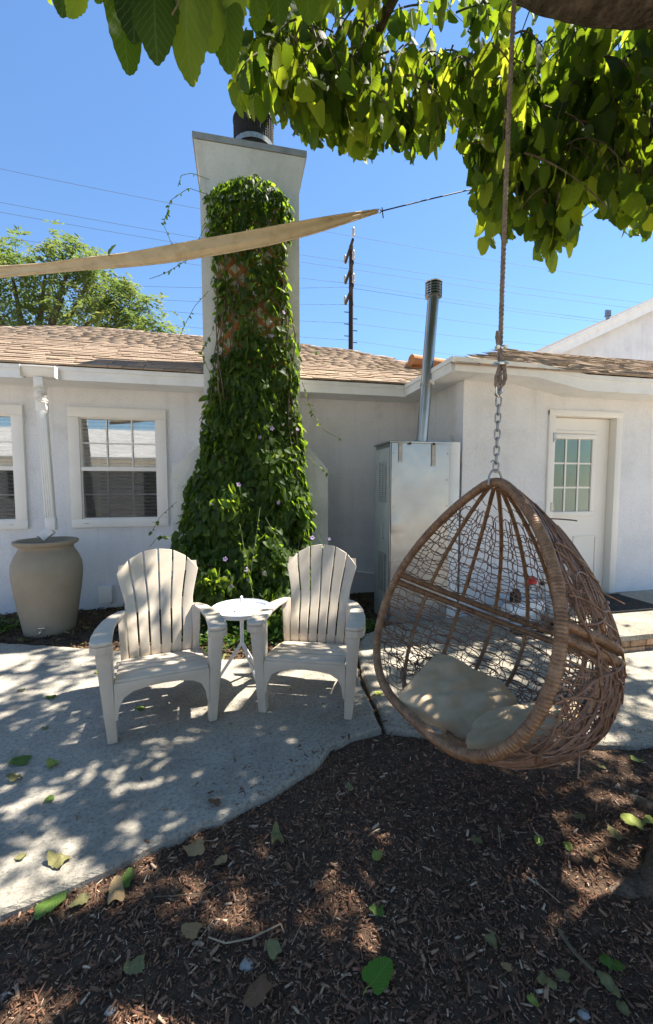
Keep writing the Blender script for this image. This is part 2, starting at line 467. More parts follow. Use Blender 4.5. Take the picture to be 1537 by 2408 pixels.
def mk_glass(name, base_alpha, tint, ior=1.7):
    m, t, b = newmat(name)
    L = t.links.new
    fr = nd(t, 'ShaderNodeFresnel'); fr.inputs['IOR'].default_value = ior
    tr = nd(t, 'ShaderNodeBsdfTransparent'); tr.inputs['Color'].default_value = (*tint, 1)
    gl = nd(t, 'ShaderNodeBsdfGlossy'); gl.inputs['Roughness'].default_value = .015; gl.inputs['Color'].default_value = (.95, .97, 1, 1)
    ms = nd(t, 'ShaderNodeMixShader')
    ma = nd(t, 'ShaderNodeMath', operation='ADD'); ma.inputs[1].default_value = base_alpha; ma.use_clamp = True
    L(fr.outputs[0], ma.inputs[0]); L(ma.outputs[0], ms.inputs[0])
    L(tr.outputs[0], ms.inputs[1]); L(gl.outputs[0], ms.inputs[2])
    L(ms.outputs[0], t.nodes['Material Output'].inputs['Surface'])
    return m
m_glass = mk_glass('window_glass', .10, (.9, .91, .9))
m_glass_up = mk_glass('coated_glass', .17, (.9, .91, .9))
m_glass_d = mk_glass('door_glass', 0, (.82, .88, .86), 1.35)
def mk_screen():
    m, t, b = newmat('insect_screen')
    tr = nd(t, 'ShaderNodeBsdfTransparent'); df = nd(t, 'ShaderNodeBsdfDiffuse'); df.inputs['Color'].default_value = (.055, .055, .055, 1)
    ms = nd(t, 'ShaderNodeMixShader'); ms.inputs[0].default_value = .30
    t.links.new(tr.outputs[0], ms.inputs[1]); t.links.new(df.outputs[0], ms.inputs[2])
    t.links.new(ms.outputs[0], t.nodes['Material Output'].inputs['Surface'])
    return m
m_screen = mk_screen()

G_COL = [(.010, .028, .006), (.020, .050, .010), (.040, .082, .015)]
G_TR = [(.08, .16, .008), (.34, .48, .018), (.70, .76, .045)]
m_leaf_o = leafmat('mulberry_leaf', G_COL, G_TR, 'obj', .5)
m_leaf_a = leafmat('mulberry_foliage', G_COL, G_TR, 'attr', .5)
I_COL = [(.010, .028, .006), (.025, .056, .011), (.080, .120, .024)]
I_TR = [(.20, .36, .02), (.34, .52, .03), (.52, .66, .05)]
m_ivy_o = leafmat('vine_leaf', I_COL, I_TR, 'obj', .45, .5, .4)
m_ivy_a = leafmat('vine_foliage', I_COL, I_TR, 'attr', .45, .5, .4)
m_pep = leafmat('pepper_foliage', [(.05, .085, .03), (.10, .14, .045), (.20, .21, .06)], [(.2, .3, .06), (.3, .4, .08), (.42, .42, .1)], 'attr', .35, .6, 0, False)
m_weed = leafmat('weed_foliage', [(.03, .07, .012), (.06, .12, .02)], [(.15, .28, .02), (.25, .38, .04)], 'attr', .35, .5, 0, False)
FALL = {
    'green': leafmat('fallen_green', [(.07, .13, .02), (.09, .16, .03)], [(.2, .3, .03), (.22, .33, .03)], 'obj', .2, .55, .5),
    'bright': leafmat('fallen_bright', [(.075, .18, .018), (.075, .18, .018)], [(.2, .4, .02), (.2, .4, .02)], 'obj', .2, .5, .5),
    'lime': leafmat('fallen_lime', [(.22, .27, .05), (.26, .30, .07)], [(.3, .35, .05), (.3, .35, .05)], 'obj', .2, .55, .4),
    'olive': leafmat('fallen_olive', [(.16, .15, .06), (.20, .19, .085)], [(.2, .2, .05), (.2, .2, .05)], 'obj', .15, .7, .4),
    'tan': leafmat('fallen_tan', [(.30, .19, .09), (.36, .25, .13)], [(.3, .2, .08), (.3, .2, .08)], 'obj', .15, .8, .3),
    'brown': leafmat('fallen_brown', [(.12, .065, .035), (.16, .09, .05)], [(.1, .06, .03), (.1, .06, .03)], 'obj', .1, .8, .3),
}
def mk_chip(name, cols, pos):
    m, t, b = newmat(name)
    a = nd(t, 'ShaderNodeAttribute'); a.attribute_name = 'rnd'
    r = nd(t, 'ShaderNodeValToRGB'); e = r.color_ramp.elements
    while len(e) < len(cols): e.new(.5)
    for i, (p, c) in enumerate(zip(pos, cols)): e[i].position = p; e[i].color = (*c, 1)
    t.links.new(a.outputs['Fac'], r.inputs[0]); t.links.new(r.outputs[0], b.inputs['Base Color'])
    b.inputs['Roughness'].default_value = .85; b.inputs['Specular IOR Level'].default_value = .3
    return m
m_chip = mk_chip('mulch_chip', [(.060, .030, .018), (.145, .074, .046), (.24, .128, .080), (.36, .225, .145), (.56, .44, .32)], [0, .4, .78, .95, 1.0])
m_litter = mk_chip('litter', [(.035, .02, .012), (.09, .055, .03), (.16, .10, .05), (.14, .15, .05)], [0, .5, .8, 1.0])

# ================================================================== SETTING: ground
SLAB = [(-6.5, -.6), (-4, .25), (-2.0, 1.0), (-1.3, 1.26), (-.795, 1.447), (-.569, 1.532), (-.262, 1.65), (.089, 1.782), (.354, 1.927), (.476, 2.072), (.62, 2.13), (.80, 2.17),
        (.85, 2.8), (.95, 3.28), (.40, 3.22), (-.233, 3.335), (-1.22, 3.77), (-2.136, 4.11), (-4, 4.5), (-6.5, 4.7)]
SLAB2 = [(.83, 2.16), (.885, 2.8), (.98, 3.28), (1.15, 3.62), (1.46, 3.80), (2.3, 3.90), (7.5, 3.92), (7.5, 1.6), (3.2, 1.62), (2.1, 1.74), (1.6, 1.86), (1.2, 1.98), (1.0, 2.08)]

def rough_edge(poly, step, amp, keep=()):
    out = []
    n = len(poly)
    for i in range(n):
        a, b = Vector((*poly[i], 0)), Vector((*poly[(i + 1) % n], 0))
        k = max(1, int((b - a).length / step))
        for j in range(k):
            p = a.lerp(b, j / k)
            d = noise.noise(p * 7) * amp + noise.noise(p * 25) * amp * .5
            nrm = Vector((-(b - a).y, (b - a).x, 0)).normalized()
            p = p + nrm * d
            out.append((p.x, p.y))
    return out

# base ground sheet reaching the horizon, coloured pale to bounce light into the shade
gm = MB()
gm.add([(-1500, -1500, -.09), (1500, -1500, -.09), (1500, 1500, -.09), (-1500, 1500, -.09)], [(0, 1, 2, 3)])
ground = gm.build('ground', M('pale_bounce_dirt', [(.30, .25, .185), (.38, .325, .245), (.44, .38, .29)], scale=.8, rough=.95, bump=.6, bscale=30, bdist=.02)); tag(ground, kind='structure')

# mulch bed: an uneven soil surface around the slabs
bm_ = MB()
nx, ny = 150, 110
xs, ys = np.linspace(-4.0, 5.0, nx), np.linspace(-.8, 5.4, ny)
def soil_z(x, y):
    z = -.045 + .016 * noise.noise(Vector((x * 2.1, y * 2.1, 0))) + .008 * noise.noise(Vector((x * 7, y * 7, 3)))
    dx, dy = x - 1.66, y - 1.0                # soil mounds up to the tree's foot
    z += .10 * math.exp(-(dx * dx + dy * dy) / .16)
    return z
bm_.add([(x, y, soil_z(x, y)) for y in ys for x in xs], [(j * nx + i, j * nx + i + 1, (j + 1) * nx + i + 1, (j + 1) * nx + i) for j in range(ny - 1) for i in range(nx - 1)])
bed = bm_.build('garden_bed', m_soil, smooth=True); tag(bed, kind='structure')

def slab(name, poly, mat, zt, zb, step, amp):
    pe = rough_edge(poly, step, amp)
    n = len(pe)
    mb = MB()
    c = (sum(p[0] for p in pe) / n, sum(p[1] for p in pe) / n)
    ins = []
    for (x, y) in pe:
        d = Vector((c[0] - x, c[1] - y)).normalized() * .018
        ins.append((x + d.x, y + d.y))
    mb.add([(x, y, zt) for x, y in ins] + [(x, y, zt - .014) for x, y in pe] + [(x, y, zb) for x, y in pe],
           [tuple(range(n))] + [(i, n + i, n + (i + 1) % n, (i + 1) % n) for i in range(n)] + [(n + i, 2 * n + i, 2 * n + (i + 1) % n, n + (i + 1) % n) for i in range(n)])
    o = mb.build(name, mat)
    tag(o, kind='structure')
    return o
slab('patio', SLAB, m_conc, 0, -.12, .05, .016)
slab('path', SLAB2, m_conc2, -.006, -.12, .05, .014)

# mulch chips: nobody could count them
CH_V = np.array([(-.5, -.5, -.5), (.5, -.35, -.5), (.45, .45, -.5), (-.42, .5, -.5), (-.42, -.4, .5), (.36, -.3, .4), (.5, .3, .5), (-.5, .36, .35)])
def chips(name, N, xr, yr, size, mat, accept, zoff=.006, flat=.35, seed=1, label=None, cat=None, zf=None):
    g = np.random.default_rng(seed)
    x = g.uniform(*xr, N); y = g.uniform(*yr, N)
    ok = accept(x, y, g)
    x, y = x[ok], y[ok]
    n = len(x)
    ln = g.uniform(*size, n) * g.choice([.5, .8, 1, 1.0, 1.6, 2.3], n, p=[.2, .25, .25, .15, .11, .04])
    wd = ln * g.uniform(.12, .34, n)
    z = np.array([(zf or soil_z)(a, b) for a, b in zip(x, y)]) + g.uniform(0, zoff, n)
    rot = euler_mats(g.normal(0, flat, n), g.normal(0, flat, n), g.uniform(0, 2 * PI, n))
    o = mass(name, mat, CH_V, BOXF, rot, np.stack([x, y, z], 1), np.stack([ln, wd, wd * g.uniform(.3, .7, n)], 1), g.random(n) ** .9)
    tag(o, label, cat)
    return o
def outside(x, y):
    return ~in_poly(x, y, SLAB) & ~in_poly(x, y, SLAB2)
def dist_keep(k):
    def f(x, y, g):
        d = np.hypot(x, y)
        p = np.clip((k / np.maximum(d, .6)) ** 2, 0, 1)
        return outside(x, y) & (g.random(len(x)) < p) & (y < 2.6)
    return f
chips('mulch', 150000, (-1.7, 3.4), (.35, 2.4), (.008, .019), m_chip, dist_keep(1.35), zoff=.012, seed=3, label='dark brown wood chip mulch covering the front bed', cat='mulch')
def spill(x, y, g):
    # chips kicked onto the concrete close to the bed edge
    e = [((.0, 1.75), (.476, 2.072)), ((.476, 2.072), (.85, 2.16)), ((.85, 2.16), (2.4, 1.70))]
    d = np.full(len(x), 9.0)
    for (a, b) in e:
        ax, ay, bx, by = *a, *b
        t = np.clip(((x - ax) * (bx - ax) + (y - ay) * (by - ay)) / ((bx - ax) ** 2 + (by - ay) ** 2), 0, 1)
        d = np.minimum(d, np.hypot(x - ax - t * (bx - ax), y - ay - t * (by - ay)))
    return ~outside(x, y) & (g.random(len(x)) < np.exp(-d / .10) * .8 + .012)
chips('scattered_mulch', 16000, (-.9, 2.9), (1.4, 3.4), (.008, .018), m_chip, spill, zoff=.002, flat=.1, seed=5, label='loose wood chips spilled over the concrete edge', cat='mulch', zf=lambda a, b: .002)
def back(x, y, g): return outside(x, y) & (y > 2.9) & (y < 5.15)
chips('leaf_litter', 9000, (-3.2, 1.6), (2.9, 5.15), (.02, .06), m_litter, back, zoff=.02, flat=.45, seed=8, label='brown leaf litter in the bed along the wall', cat='leaf litter')

# ================================================================== HOUSE
WY = 5.17        # main wall
FY = 4.75        # main fascia
house = thing('house', 'single-storey pale grey stucco house with brown shingle roof and white trim', 'house', (0, WY, 0))
def wall(x0, x1, z0, z1, y0, y1, holes):
    """wall slab in X with rectangular openings"""
    xs = sorted({x0, x1, *[h[0] for h in holes], *[h[1] for h in holes]})
    mb = MB()
    for a, b in zip(xs[:-1], xs[1:]):
        hs = sorted([h for h in holes if h[0] <= a + 1e-6 and h[1] >= b - 1e-6], key=lambda h: h[2])
        z = z0
        for h in hs:
            if h[2] > z: mb.box(a, b, y0, y1, z, h[2])
            z = h[3]
        if z < z1: mb.box(a, b, y0, y1, z, z1)
    return mb
WIN = [(-3.37, -2.33), (-1.885, -.835)]
WZ0, WZ1 = .925, 2.303
wl = wall(-7, 2.5, -.15, 2.72, WY, WY + .15, [(a + .05, b - .05, WZ0 + .05, WZ1 - .05) for a, b in WIN]).build('wall', m_stucco, house)
DX0, DX1, DZ1 = 3.43, 4.31, 2.22
WGY = 3.93
wall(2.33, 8, -.15, 2.62, WGY, WGY + .15, [(DX0, DX1, .10, DZ1)]).build('wall', m_stucco, house)
MB().box(2.33, 2.47, WGY + .15, WY - .002, -.15, 2.62).build('wall', m_stucco, house)
# back and sides of the building, so that it is a closed volume
MB().box(-7, -6.85, WY + .15, 11, -.15, 2.7).box(-7, 8, 11, 11.15, -.15, 2.7).box(7.85, 8, WGY + .15, 11, -.15, 2.6).build('wall', m_stucco, house)

# fascia boards with a narrow drip trim along the top
def fasc(poly, trim, y0, y1):
    f = MB().prism(poly, 'y', y0, y1).build('fascia', m_fascia, house)
    MB().prism(trim, 'y', y0 - .014, y0 - .001).build('trim', m_fascia, f)
fasc([(-7.3, 2.505), (2.045, 2.505), (2.045, 2.632), (-7.3, 2.632)], [(-7.3, 2.597), (2.045, 2.597), (2.045, 2.64), (-7.3, 2.64)], FY, FY + .035)
PA = [(2.045, 2.512), (2.94, 2.50), (3.54, 2.395), (8.3, 2.395), (8.3, 2.545), (3.54, 2.545), (2.97, 2.615), (2.045, 2.632)]
PT = [(2.02, 2.596), (2.965, 2.582), (3.54, 2.512), (8.3, 2.512), (8.3, 2.556), (3.54, 2.556), (2.97, 2.626), (2.02, 2.642)]
fasc(PA, PT, 3.60, 3.632)
sf = MB().box(2.012, 2.046, 3.60 + .033, FY - .003, 2.508, 2.630).build('fascia', m_fascia, house)
MB().box(1.999, 2.011, 3.59, FY - .016, 2.597, 2.642).build('trim', m_fascia, sf)
MB().box(-7.3, 2.046, FY + .036, WY - .001, 2.52, 2.54).box(2.047, 2.329, 3.64, WY - .001, 2.523, 2.543).prism([(2.33, 2.52), (2.94, 2.508), (3.54, 2.402), (8.3, 2.402), (8.3, 2.42), (3.54, 2.42), (2.94, 2.526), (2.33, 2.538)], 'y', 3.634, WGY - .001).build('soffit', m_fascia, house)

# ---- roofs
SL = .46
RA = math.atan(SL)
def roof_pt(u, v, y0, z0):
    d = ray(u, v)
    t = (z0 - CAM_H - SL * y0) / (d[2] - SL * d[1])
    p = CAM + d * t
    return (p[0], p[1])
main_poly = [(-7.3, FY + .037), (2.30, FY + .037), (3.1, 5.6), (2.858, 6.53), (2.155, 7.55), (1.188, 7.96), (-1.0, 8.05), (-2.765, 8.21), (-3.584, 7.35), (-4.04, 6.75), (-7.3, 5.2)]
wing_poly = [(2.045, 3.636), (8.3, 3.636), (8.3, 5.3), (3.90, 5.40)]
def roof_deck(poly, y0, z0):
    return MB().add([(x, y, z0 + SL * (y - y0) - .02) for x, y in poly] + [(x, y, z0 + SL * (y - y0) - .05) for x, y in poly],
                    [tuple(range(len(poly))), tuple(range(2 * len(poly) - 1, len(poly) - 1, -1))] +
                    [(i, (i + 1) % len(poly), (i + 1) % len(poly) + len(poly), i + len(poly)) for i in range(len(poly))])
roof = roof_deck(main_poly, FY, 2.655).build('roof', m_deck, house)
roofw = roof_deck(wing_poly, 3.60, 2.572).build('roof', m_deck, house)
# rear slopes
MB().add([(-7.3, 11.3, 2.6), (8.3, 11.3, 2.6), (2.2, 7.4, 3.85), (1.188, 7.96, 4.07), (-2.765, 8.21, 4.18), (-4.04, 6.75, 3.5), (-7.3, 5.2, 2.8)], [(0, 1, 2, 3, 4, 5, 6)]).build('roof', m_deck, house)
MB().add([(2.045, 3.62, 2.60), (3.90, 5.42, 3.40), (3.1, 5.6, 3.0), (2.06, 4.75, 2.61)], [(0, 1, 2, 3)]).add([(3.90, 5.41, 3.395), (8.3, 5.31, 3.35), (8.3, 8.5, 2.7), (3.1, 7, 2.8), (3.1, 5.6, 2.99)], [(0, 1, 2, 3, 4)]).build('roof', m_deck, house)

EXPO, SW = .122, .23
def shingles(poly, y0, z0, par, x0, x1, seed):
    g = random.Random(seed)
    cs, sn = math.cos(RA), math.sin(RA)
    out = []
    ymin, ymax = min(p[1] for p in poly), max(p[1] for p in poly)
    s = 0.0
    row = 0
    while True:
        y = ymin - .068 + s * cs
        if y > ymax: break
        x = x0 + (row * .37 % 1) * SW
        while x < x1:
            wd = SW * g.uniform(.55, 1.25)
            xc = x + wd / 2
            if in_poly([xc], [max(y + .03, ymin + .002)], poly)[0] and in_poly([xc], [max(y + .06, ymin + .004)], poly)[0]:
                th = g.choice([.014, .017, .022])
                z = z0 + SL * (y - y0) + .006
                out.append((xc, y, z, wd - .006, th, g.uniform(-.012, .012), g.random()))
            x += wd
        s += EXPO * (1 + .02 * g.uniform(-1, 1))
        row += 1
    return out
def sh_mesh():
    # origin at the butt edge (front), runs up the slope; wedge shape
    v = [(-.5, 0, 0), (.5, 0, 0), (.5, .24, -.004), (-.5, .24, -.004), (-.5, 0, 1), (.5, 0, 1), (.5, .24, .002), (-.5, .24, .002)]
    return v
ALLSH = []
for (poly, y0, z0, par, x0, x1, sd) in ((main_poly, FY, 2.655, roof, -4.8, 3.2, 1), (wing_poly, 3.60, 2.572, roofw, 2.0, 7.6, 2)):
    for q in shingles(poly, y0, z0, par, x0, x1, sd): ALLSH.append((q, par))
def shsize(q):
    u, v, d = proj(q[:3])
    return (1 / d) if (-30 < u < 1570) else 0
for par in (roof, roofw):
    L_ = sorted([q for q, p in ALLSH if p is par], key=lambda q: -shsize(q))
    k = 300 if par is roof else 160
    me = None
    org = ORG[house.name]
    rx = Matrix.Rotation(RA, 4, 'X')
    for q in L_[:k]:
        if me is None:
            me = bpy.data.meshes.new('shingle')
            vv = [(a, b, c if c <= .01 else 1) for a, b, c in sh_mesh()]
            me.from_pydata(vv, [], [tuple(f) for f in BOXF]); me.materials.append(m_sh_o)
        o = link('shingle', me, par)
        o.matrix_local = Matrix.Translation(Vector(q[:3]) - org) @ rx @ Matrix.Rotation(q[5], 4, 'Z') @ Matrix.Diagonal((q[3], 1, q[4], 1))
    rest = L_[k:]
    if rest:
        n = len(rest)
        rot = np.repeat(np.array(rx.to_3x3())[None], n, 0)
        mass('shingle_courses', m_sh_a, np.array(sh_mesh()), BOXF, rot, np.array([q[:3] for q in rest]), np.array([(q[3], 1, q[4]) for q in rest]), np.array([q[6] for q in rest]), par)
# terracotta piece beside the valley
tb = MB()
a, b = at_Y(958, 862, 5.9), at_Y(1012, 862, 5.9)
tb.box(a.x + .06, b.x + .3, 5.88, 6.1, a.z - .22, a.z + .10)
tb.build('valley_board', m_terra, roof)
tb = MB().tube([(a.x + .05, 5.86, a.z + .09), (b.x + .35, 6.0, a.z + .09)], .085, 12)
tb.build('ridge_tile', m_terra, roof, smooth=True)

# ---- chimney
chx0, chx1 = -.353, .687
CHY = 4.60
pf = [(-.70, -.15), (1.012, -.15), (1.012, 1.602), (chx1, 1.953), (chx1, 4.60), (.752, 4.94), (-.402, 4.94), (chx0, 4.60), (chx0, 1.90), (-.70, 1.602)]
cm = MB()
n = len(pf)
front = [(x, CHY - (.05 if z > 4.9 else 0), z) for x, z in pf]
backp = [(x, CHY + .70, z) for x, z in pf]
cm.add(front + backp, [(0, 1, 2, 9), (2, 3, 8, 9), (3, 4, 7, 8), (4, 5, 6, 7)] + [(n + 9, n + 2, n + 1, n), (n + 9, n + 8, n + 3, n + 2), (n + 8, n + 7, n + 4, n + 3), (n + 7, n + 6, n + 5, n + 4)] + [(i, n + i, n + (i + 1) % n, (i + 1) % n) for i in range(n)])
chim = cm.build('chimney', m_chim, house)
MB().box(-.415, .765, CHY - .062, CHY + .77, 4.943, 5.005).build('chimney_cap', M('cap_metal', [(.22, .22, .215), (.34, .34, .33)], scale=6, rough=.6, metal=.3, bump=.2, bscale=20), chim)
# spark arrestor: a round cage with a solid middle band and lid
sx, sy = .215, CHY + .22
cg = MB()
for k in range(44):
    a = 2 * PI * k / 44
    cg.tube([(sx + .215 * math.cos(a), sy + .215 * math.sin(a), 5.005), (sx + .215 * math.cos(a), sy + .215 * math.sin(a), 5.40)], .0045, 4)
for k in range(15):
    z = 5.02 + .38 * k / 14
    cg.tube([(sx + .215 * math.cos(t), sy + .215 * math.sin(t), z) for t in np.linspace(0, 2 * PI, 44, endpoint=False)], .004, 4, closed=True)
cage = cg.build('spark_cage', m_dark, chim)
MB().lathe([(.19, 0), (.19, .36)], 28, (sx, sy, 5.006)).build('flue_core', m_dark, cage, smooth=True)
MB().lathe([(.222, 0), (.226, .05), (.222, .052)], 36, (sx, sy, 5.10)).build('cage_band', m_steel, cage, smooth=True)
MB().lathe([(.225, 0), (.225, .02), (.10, .045), (.0, .05)], 36, (sx, sy, 5.398)).build('cage_lid', m_dark, cage, smooth=True)

# ---- windows
def window(x0, x1, screen_lbl):
    T = .115
    y = WY - .035
    fr = MB().prism([(x0, WZ0), (x1, WZ0), (x1, WZ0 + .10), (x0, WZ0 + .10)], 'y', y, WY + .06)
    w_ = fr.build('window', m_white, house, bevel=.004)      # sill rail carries the rest
    MB().box(x0, x1, y, WY + .06, WZ1 - .112, WZ1).build('frame', m_white, w_, bevel=.004)
    for (a, b) in ((x0, x0 + T), (x1 - T, x1)):
        MB().box(a, b, y - .002, WY + .06, WZ0 + .1005, WZ1 - .1125).build('frame', m_white, w_, bevel=.004)
    gx0, gx1 = x0 + T, x1 - T
    gz0, gz1 = WZ0 + .10, WZ1 - .112
    zm = 1.608
    # inner step of the frame
    st = MB()
    for (a, b, c, d) in ((gx0, gx1, gz0, gz0 + .012), (gx0, gx1, gz1 - .014, gz1), (gx0, gx0 + .014, gz0 + .012, gz1 - .014), (gx1 - .014, gx1, gz0 + .012, gz1 - .014)):
        st.box(a + .0005, b - .0005, WY - .008, WY + .05, c, d)
    st.build('sash', m_white, w_)
    MB().box(gx0 + .001, gx1 - .001, WY - .028, WY + .02, zm - .028, zm + .018).build('meeting_rail', m_white, w_, bevel=.004)
    MB().box(gx0 + .014, gx1 - .014, WY + .030, WY + .034, zm + .018, gz1 - .014).build('pane', m_glass_up, w_)
    MB().box(gx0 + .014, gx1 - .014, WY + .010, WY + .014, gz0 + .012, zm - .028).build('pane', m_glass, w_)
    MB().box(gx0 + .006, gx1 - .006, WY - .004, WY - .002, gz0 + .002, zm - .026).build('insect_screen', m_screen, w_)
    for (za, zb, yy) in ((zm + .018, gz1 - .014, .012), (gz0 + .012, zm - .028, -.0015)):
        for k in (1, 2):
            xx = gx0 + (gx1 - gx0) * k / 3
            MB().box(xx - .008, xx + .008, WY + yy, WY + yy + .004, za, zb).build('muntin', m_white, w_)
        zz = (za + zb) / 2
        MB().box(gx0 + .014, gx1 - .014, WY + yy + .0045, WY + yy + .0085, zz - .008, zz + .008).build('muntin', m_white, w_)
    # blinds and the dark room behind
    sm = bpy.data.meshes.new('blind_slat')
    sm.from_pydata([(-.5 * (gx1 - gx0) - .03, -.018, -.009), (.5 * (gx1 - gx0) + .03, -.018, -.009), (.5 * (gx1 - gx0) + .03, .018, .012), (-.5 * (gx1 - gx0) - .03, .018, .012),
                    (-.5 * (gx1 - gx0) - .03, -.018, -.006), (.5 * (gx1 - gx0) + .03, -.018, -.006), (.5 * (gx1 - gx0) + .03, .018, .015), (-.5 * (gx1 - gx0) - .03, .018, .015)], [], [tuple(f) for f in BOXF])
    sm.materials.append(m_blind)
    z = gz0 - .02
    while z < gz1 + .05:
        o = link('blind_slat', sm, w_)
        o.location = Vector(((gx0 + gx1) / 2, WY + .075, z)) - ORG[house.name]
        o.rotation_euler.x = R(-62) + random.gauss(0, .02)
        z += .043
    for k in (.22, .78):
        MB().box(gx0 + (gx1 - gx0) * k - .002, gx0 + (gx1 - gx0) * k + .002, WY + .052, WY + .054, gz0 - .05, gz1 + .05).build('blind_cord', m_blind, w_)
    MB().box(gx0 - .1, gx1 + .1, WY + .95, WY + 1.0, gz0 - .3, gz1 + .3).build('room_wall', m_room, w_)
    for xx in (x0 + .16, x1 - .16):
        MB().box(xx - .02, xx + .02, y - .003, y + .01, WZ0 + .045, WZ0 + .053).build('weep_slot', m_steel, w_)
for a, b in WIN: window(a, b, '')

# ---- door in the wing
dj = MB().box(DX0 - .055, DX0 + .03, WGY - .02, WGY + .13, .135, DZ1 + .03)
door = MB().box(DX0 + .032, DX1 - .032, WGY + .075, WGY + .115, .14, DZ1 - .035).build('door', m_door, house)
dj.build('door_frame', m_door, door, bevel=.004)
MB().box(DX1 - .03, DX1 + .055, WGY - .02, WGY + .13, .135, DZ1 + .03).build('door_frame', m_door, door, bevel=.004)
MB().box(DX0 - .055, DX1 + .055, WGY - .022, WGY + .128, DZ1 - .03, DZ1 + .035).build('door_frame', m_door, door, bevel=.004)
gx0, gx1, gz0, gz1 = 3.50, 4.03, 1.11, 1.945
for k, (a, b, c, d) in enumerate(((gx0 - .05, gx1 + .05, gz1, gz1 + .055), (gx0 - .05, gx1 + .05, gz0 - .055, gz0), (gx0 - .05, gx0, gz0 + .0005, gz1 - .0005), (gx1, gx1 + .05, gz0 + .0005, gz1 - .0005))):
    MB().box(a, b, WGY + .05, WGY + .0745, c, d).build('glazing_bead', m_door, door, bevel=.006)
MB().box(gx0 - .075, gx1 + .075, WGY + .064, WGY + .0742, gz1 + .062, gz1 + .10).build('moulding', m_door, door, bevel=.006)
m_dglass = m_glass_d
bl = MB().box(gx0, gx1, WGY + .0715, WGY + .0742, gz0, gz1).build('door_blind', M('door_blind', [(.42, .45, .41), (.48, .51, .47)], scale=3, rough=.7, bump=.8, bscale=1, bstretch=(.01, .01, 420), bdist=.004), door)
for i in range(3):
    for j in range(3):
        a, b = gx0 + (gx1 - gx0) * i / 3, gx0 + (gx1 - gx0) * (i + 1) / 3
        c, d = gz0 + (gz1 - gz0) * j / 3, gz0 + (gz1 - gz0) * (j + 1) / 3
        MB().box(a + .010, b - .010, WGY + .064, WGY + .067, c + .010, d - .010).build('pane', m_dglass, door)
for k in (1, 2):
    xx = gx0 + (gx1 - gx0) * k / 3
    MB().box(xx - .0095, xx + .0095, WGY + .056, WGY + .069, gz0, gz1).build('muntin', m_door, door)
    zz = gz0 + (gz1 - gz0) * k / 3
    MB().box(gx0, gx1, WGY + .058, WGY + .0695, zz - .0095, zz + .0095).build('muntin', m_door, door)
for (a, b) in ((DX0 + .11, 3.76), (3.83, DX1 - .15)):
    for k, (x0, x1, z0, z1) in enumerate(((a, b, .80, .82), (a, b, .30, .32), (a, a + .02, .321, .799), (b - .02, b, .321, .799))):
        MB().box(x0, x1, WGY + .066, WGY + .0745, z0, z1).build('panel_moulding', m_door, door, bevel=.004)
for z in (1.17, 1.95, .35):
    MB().box(DX0 + .0, DX0 + .035, WGY - .026, WGY - .0205, z - .05, z + .05).build('hinge', m_steel, door)

# ---- step at the door, faced with brick
SX0, SX1, SY0 = 2.95, 6.5, 2.74
step = thing('stone_step', 'low doorstep faced with tan bricks below the white door', 'step', ((SX0 + SX1) / 2, SY0 + .5, 0))
MB().prism(rough_edge([(SX0, SY0), (SX1, SY0), (SX1, WGY - .004), (SX0, WGY - .004)], .08, .008), 'z', .092, .136).build('tread', m_conc2, step)
MB().box(SX0 + .05, SX1 - .05, SY0 + .05, WGY - .006, -.08, .091).build('core', m_conc2, step)
bk = None
for r_ in range(2):
    x = SX0 + .01 - r_ * .1
    while x < SX1 - .1:
        wd = random.uniform(.17, .25)
        xx = max(x, SX0 + .008)
        if x + wd > SX0 + .05:
            MB().box(xx, x + wd - .012, SY0 + .006 + random.uniform(0, .012), SY0 + .049, -.03 + r_ * .062, .026 + r_ * .062).build('brick', m_brick, step, bevel=.005, seg=1)
        x += wd
    y = SY0 + .06
    while y < WGY - .2:
        wd = random.uniform(.17, .25)
        MB().box(SX0 + .006 + random.uniform(0, .012), SX0 + .049, y, y + wd - .012, -.03 + r_ * .062, .026 + r_ * .062).build('brick', m_brick, step, bevel=.005, seg=1)
        y += wd
dm = MB()
for i in range(14):
    x0 = 3.40 + i * .065
    dm.box(x0, x0 + .055, 3.28, 3.80, .139, .152)
dm.box(3.39, 4.315, 3.26, 3.279, .138, .155).box(3.39, 4.315, 3.801, 3.82, .138, .155)
o = dm.build('door_mat', m_mat); tag(o, 'black rubber doormat on the step below the white door', 'mat')

# ---- taller house beyond, right
nb = thing('neighbour_house', 'taller pale grey gabled house rising behind the right roof', 'house', (16, 11, 0))
a, b = at_Y(1285, 822, 11), at_Y(1537, 705, 11)
sl2 = (b.z - a.z) / (b.x - a.x)
x0, x1, x2 = a.x - 2.2, 17.0, 25.0
zl = lambda x: a.z + sl2 * (min(x, x1) - a.x) - sl2 * max(0, x - x1)
MB().prism([(x0 + .3, 0), (x2, 0), (x2, zl(x2) - .2), (x1, zl(x1) - .2), (x0 + .3, zl(x0 + .3) - .2)], 'y', 11.35, 18).build('wall', m_stucco, nb)
MB().prism([(x0, zl(x0) - .34), (x1, zl(x1) - .34), (x1, zl(x1)), (x0, zl(x0))], 'y', 11.0, 11.06).build('rake_board', m_fascia, nb)
MB().prism([(x0, zl(x0) - .06), (x1, zl(x1) - .06), (x1, zl(x1) + .04), (x0, zl(x0) + .04)], 'y', 10.93, 10.999).build('rake_trim', m_fascia, nb)
MB().prism([(x0, zl(x0) + .041), (x1, zl(x1) + .041), (x2, zl(x2) + .041), (x2, zl(x2) - .05), (x1, zl(x1) - .05), (x0, zl(x0) - .05)], 'y', 11.061, 18.2).build('roof', m_deck, nb)
p = at_Y(1430, 748, 11.7)
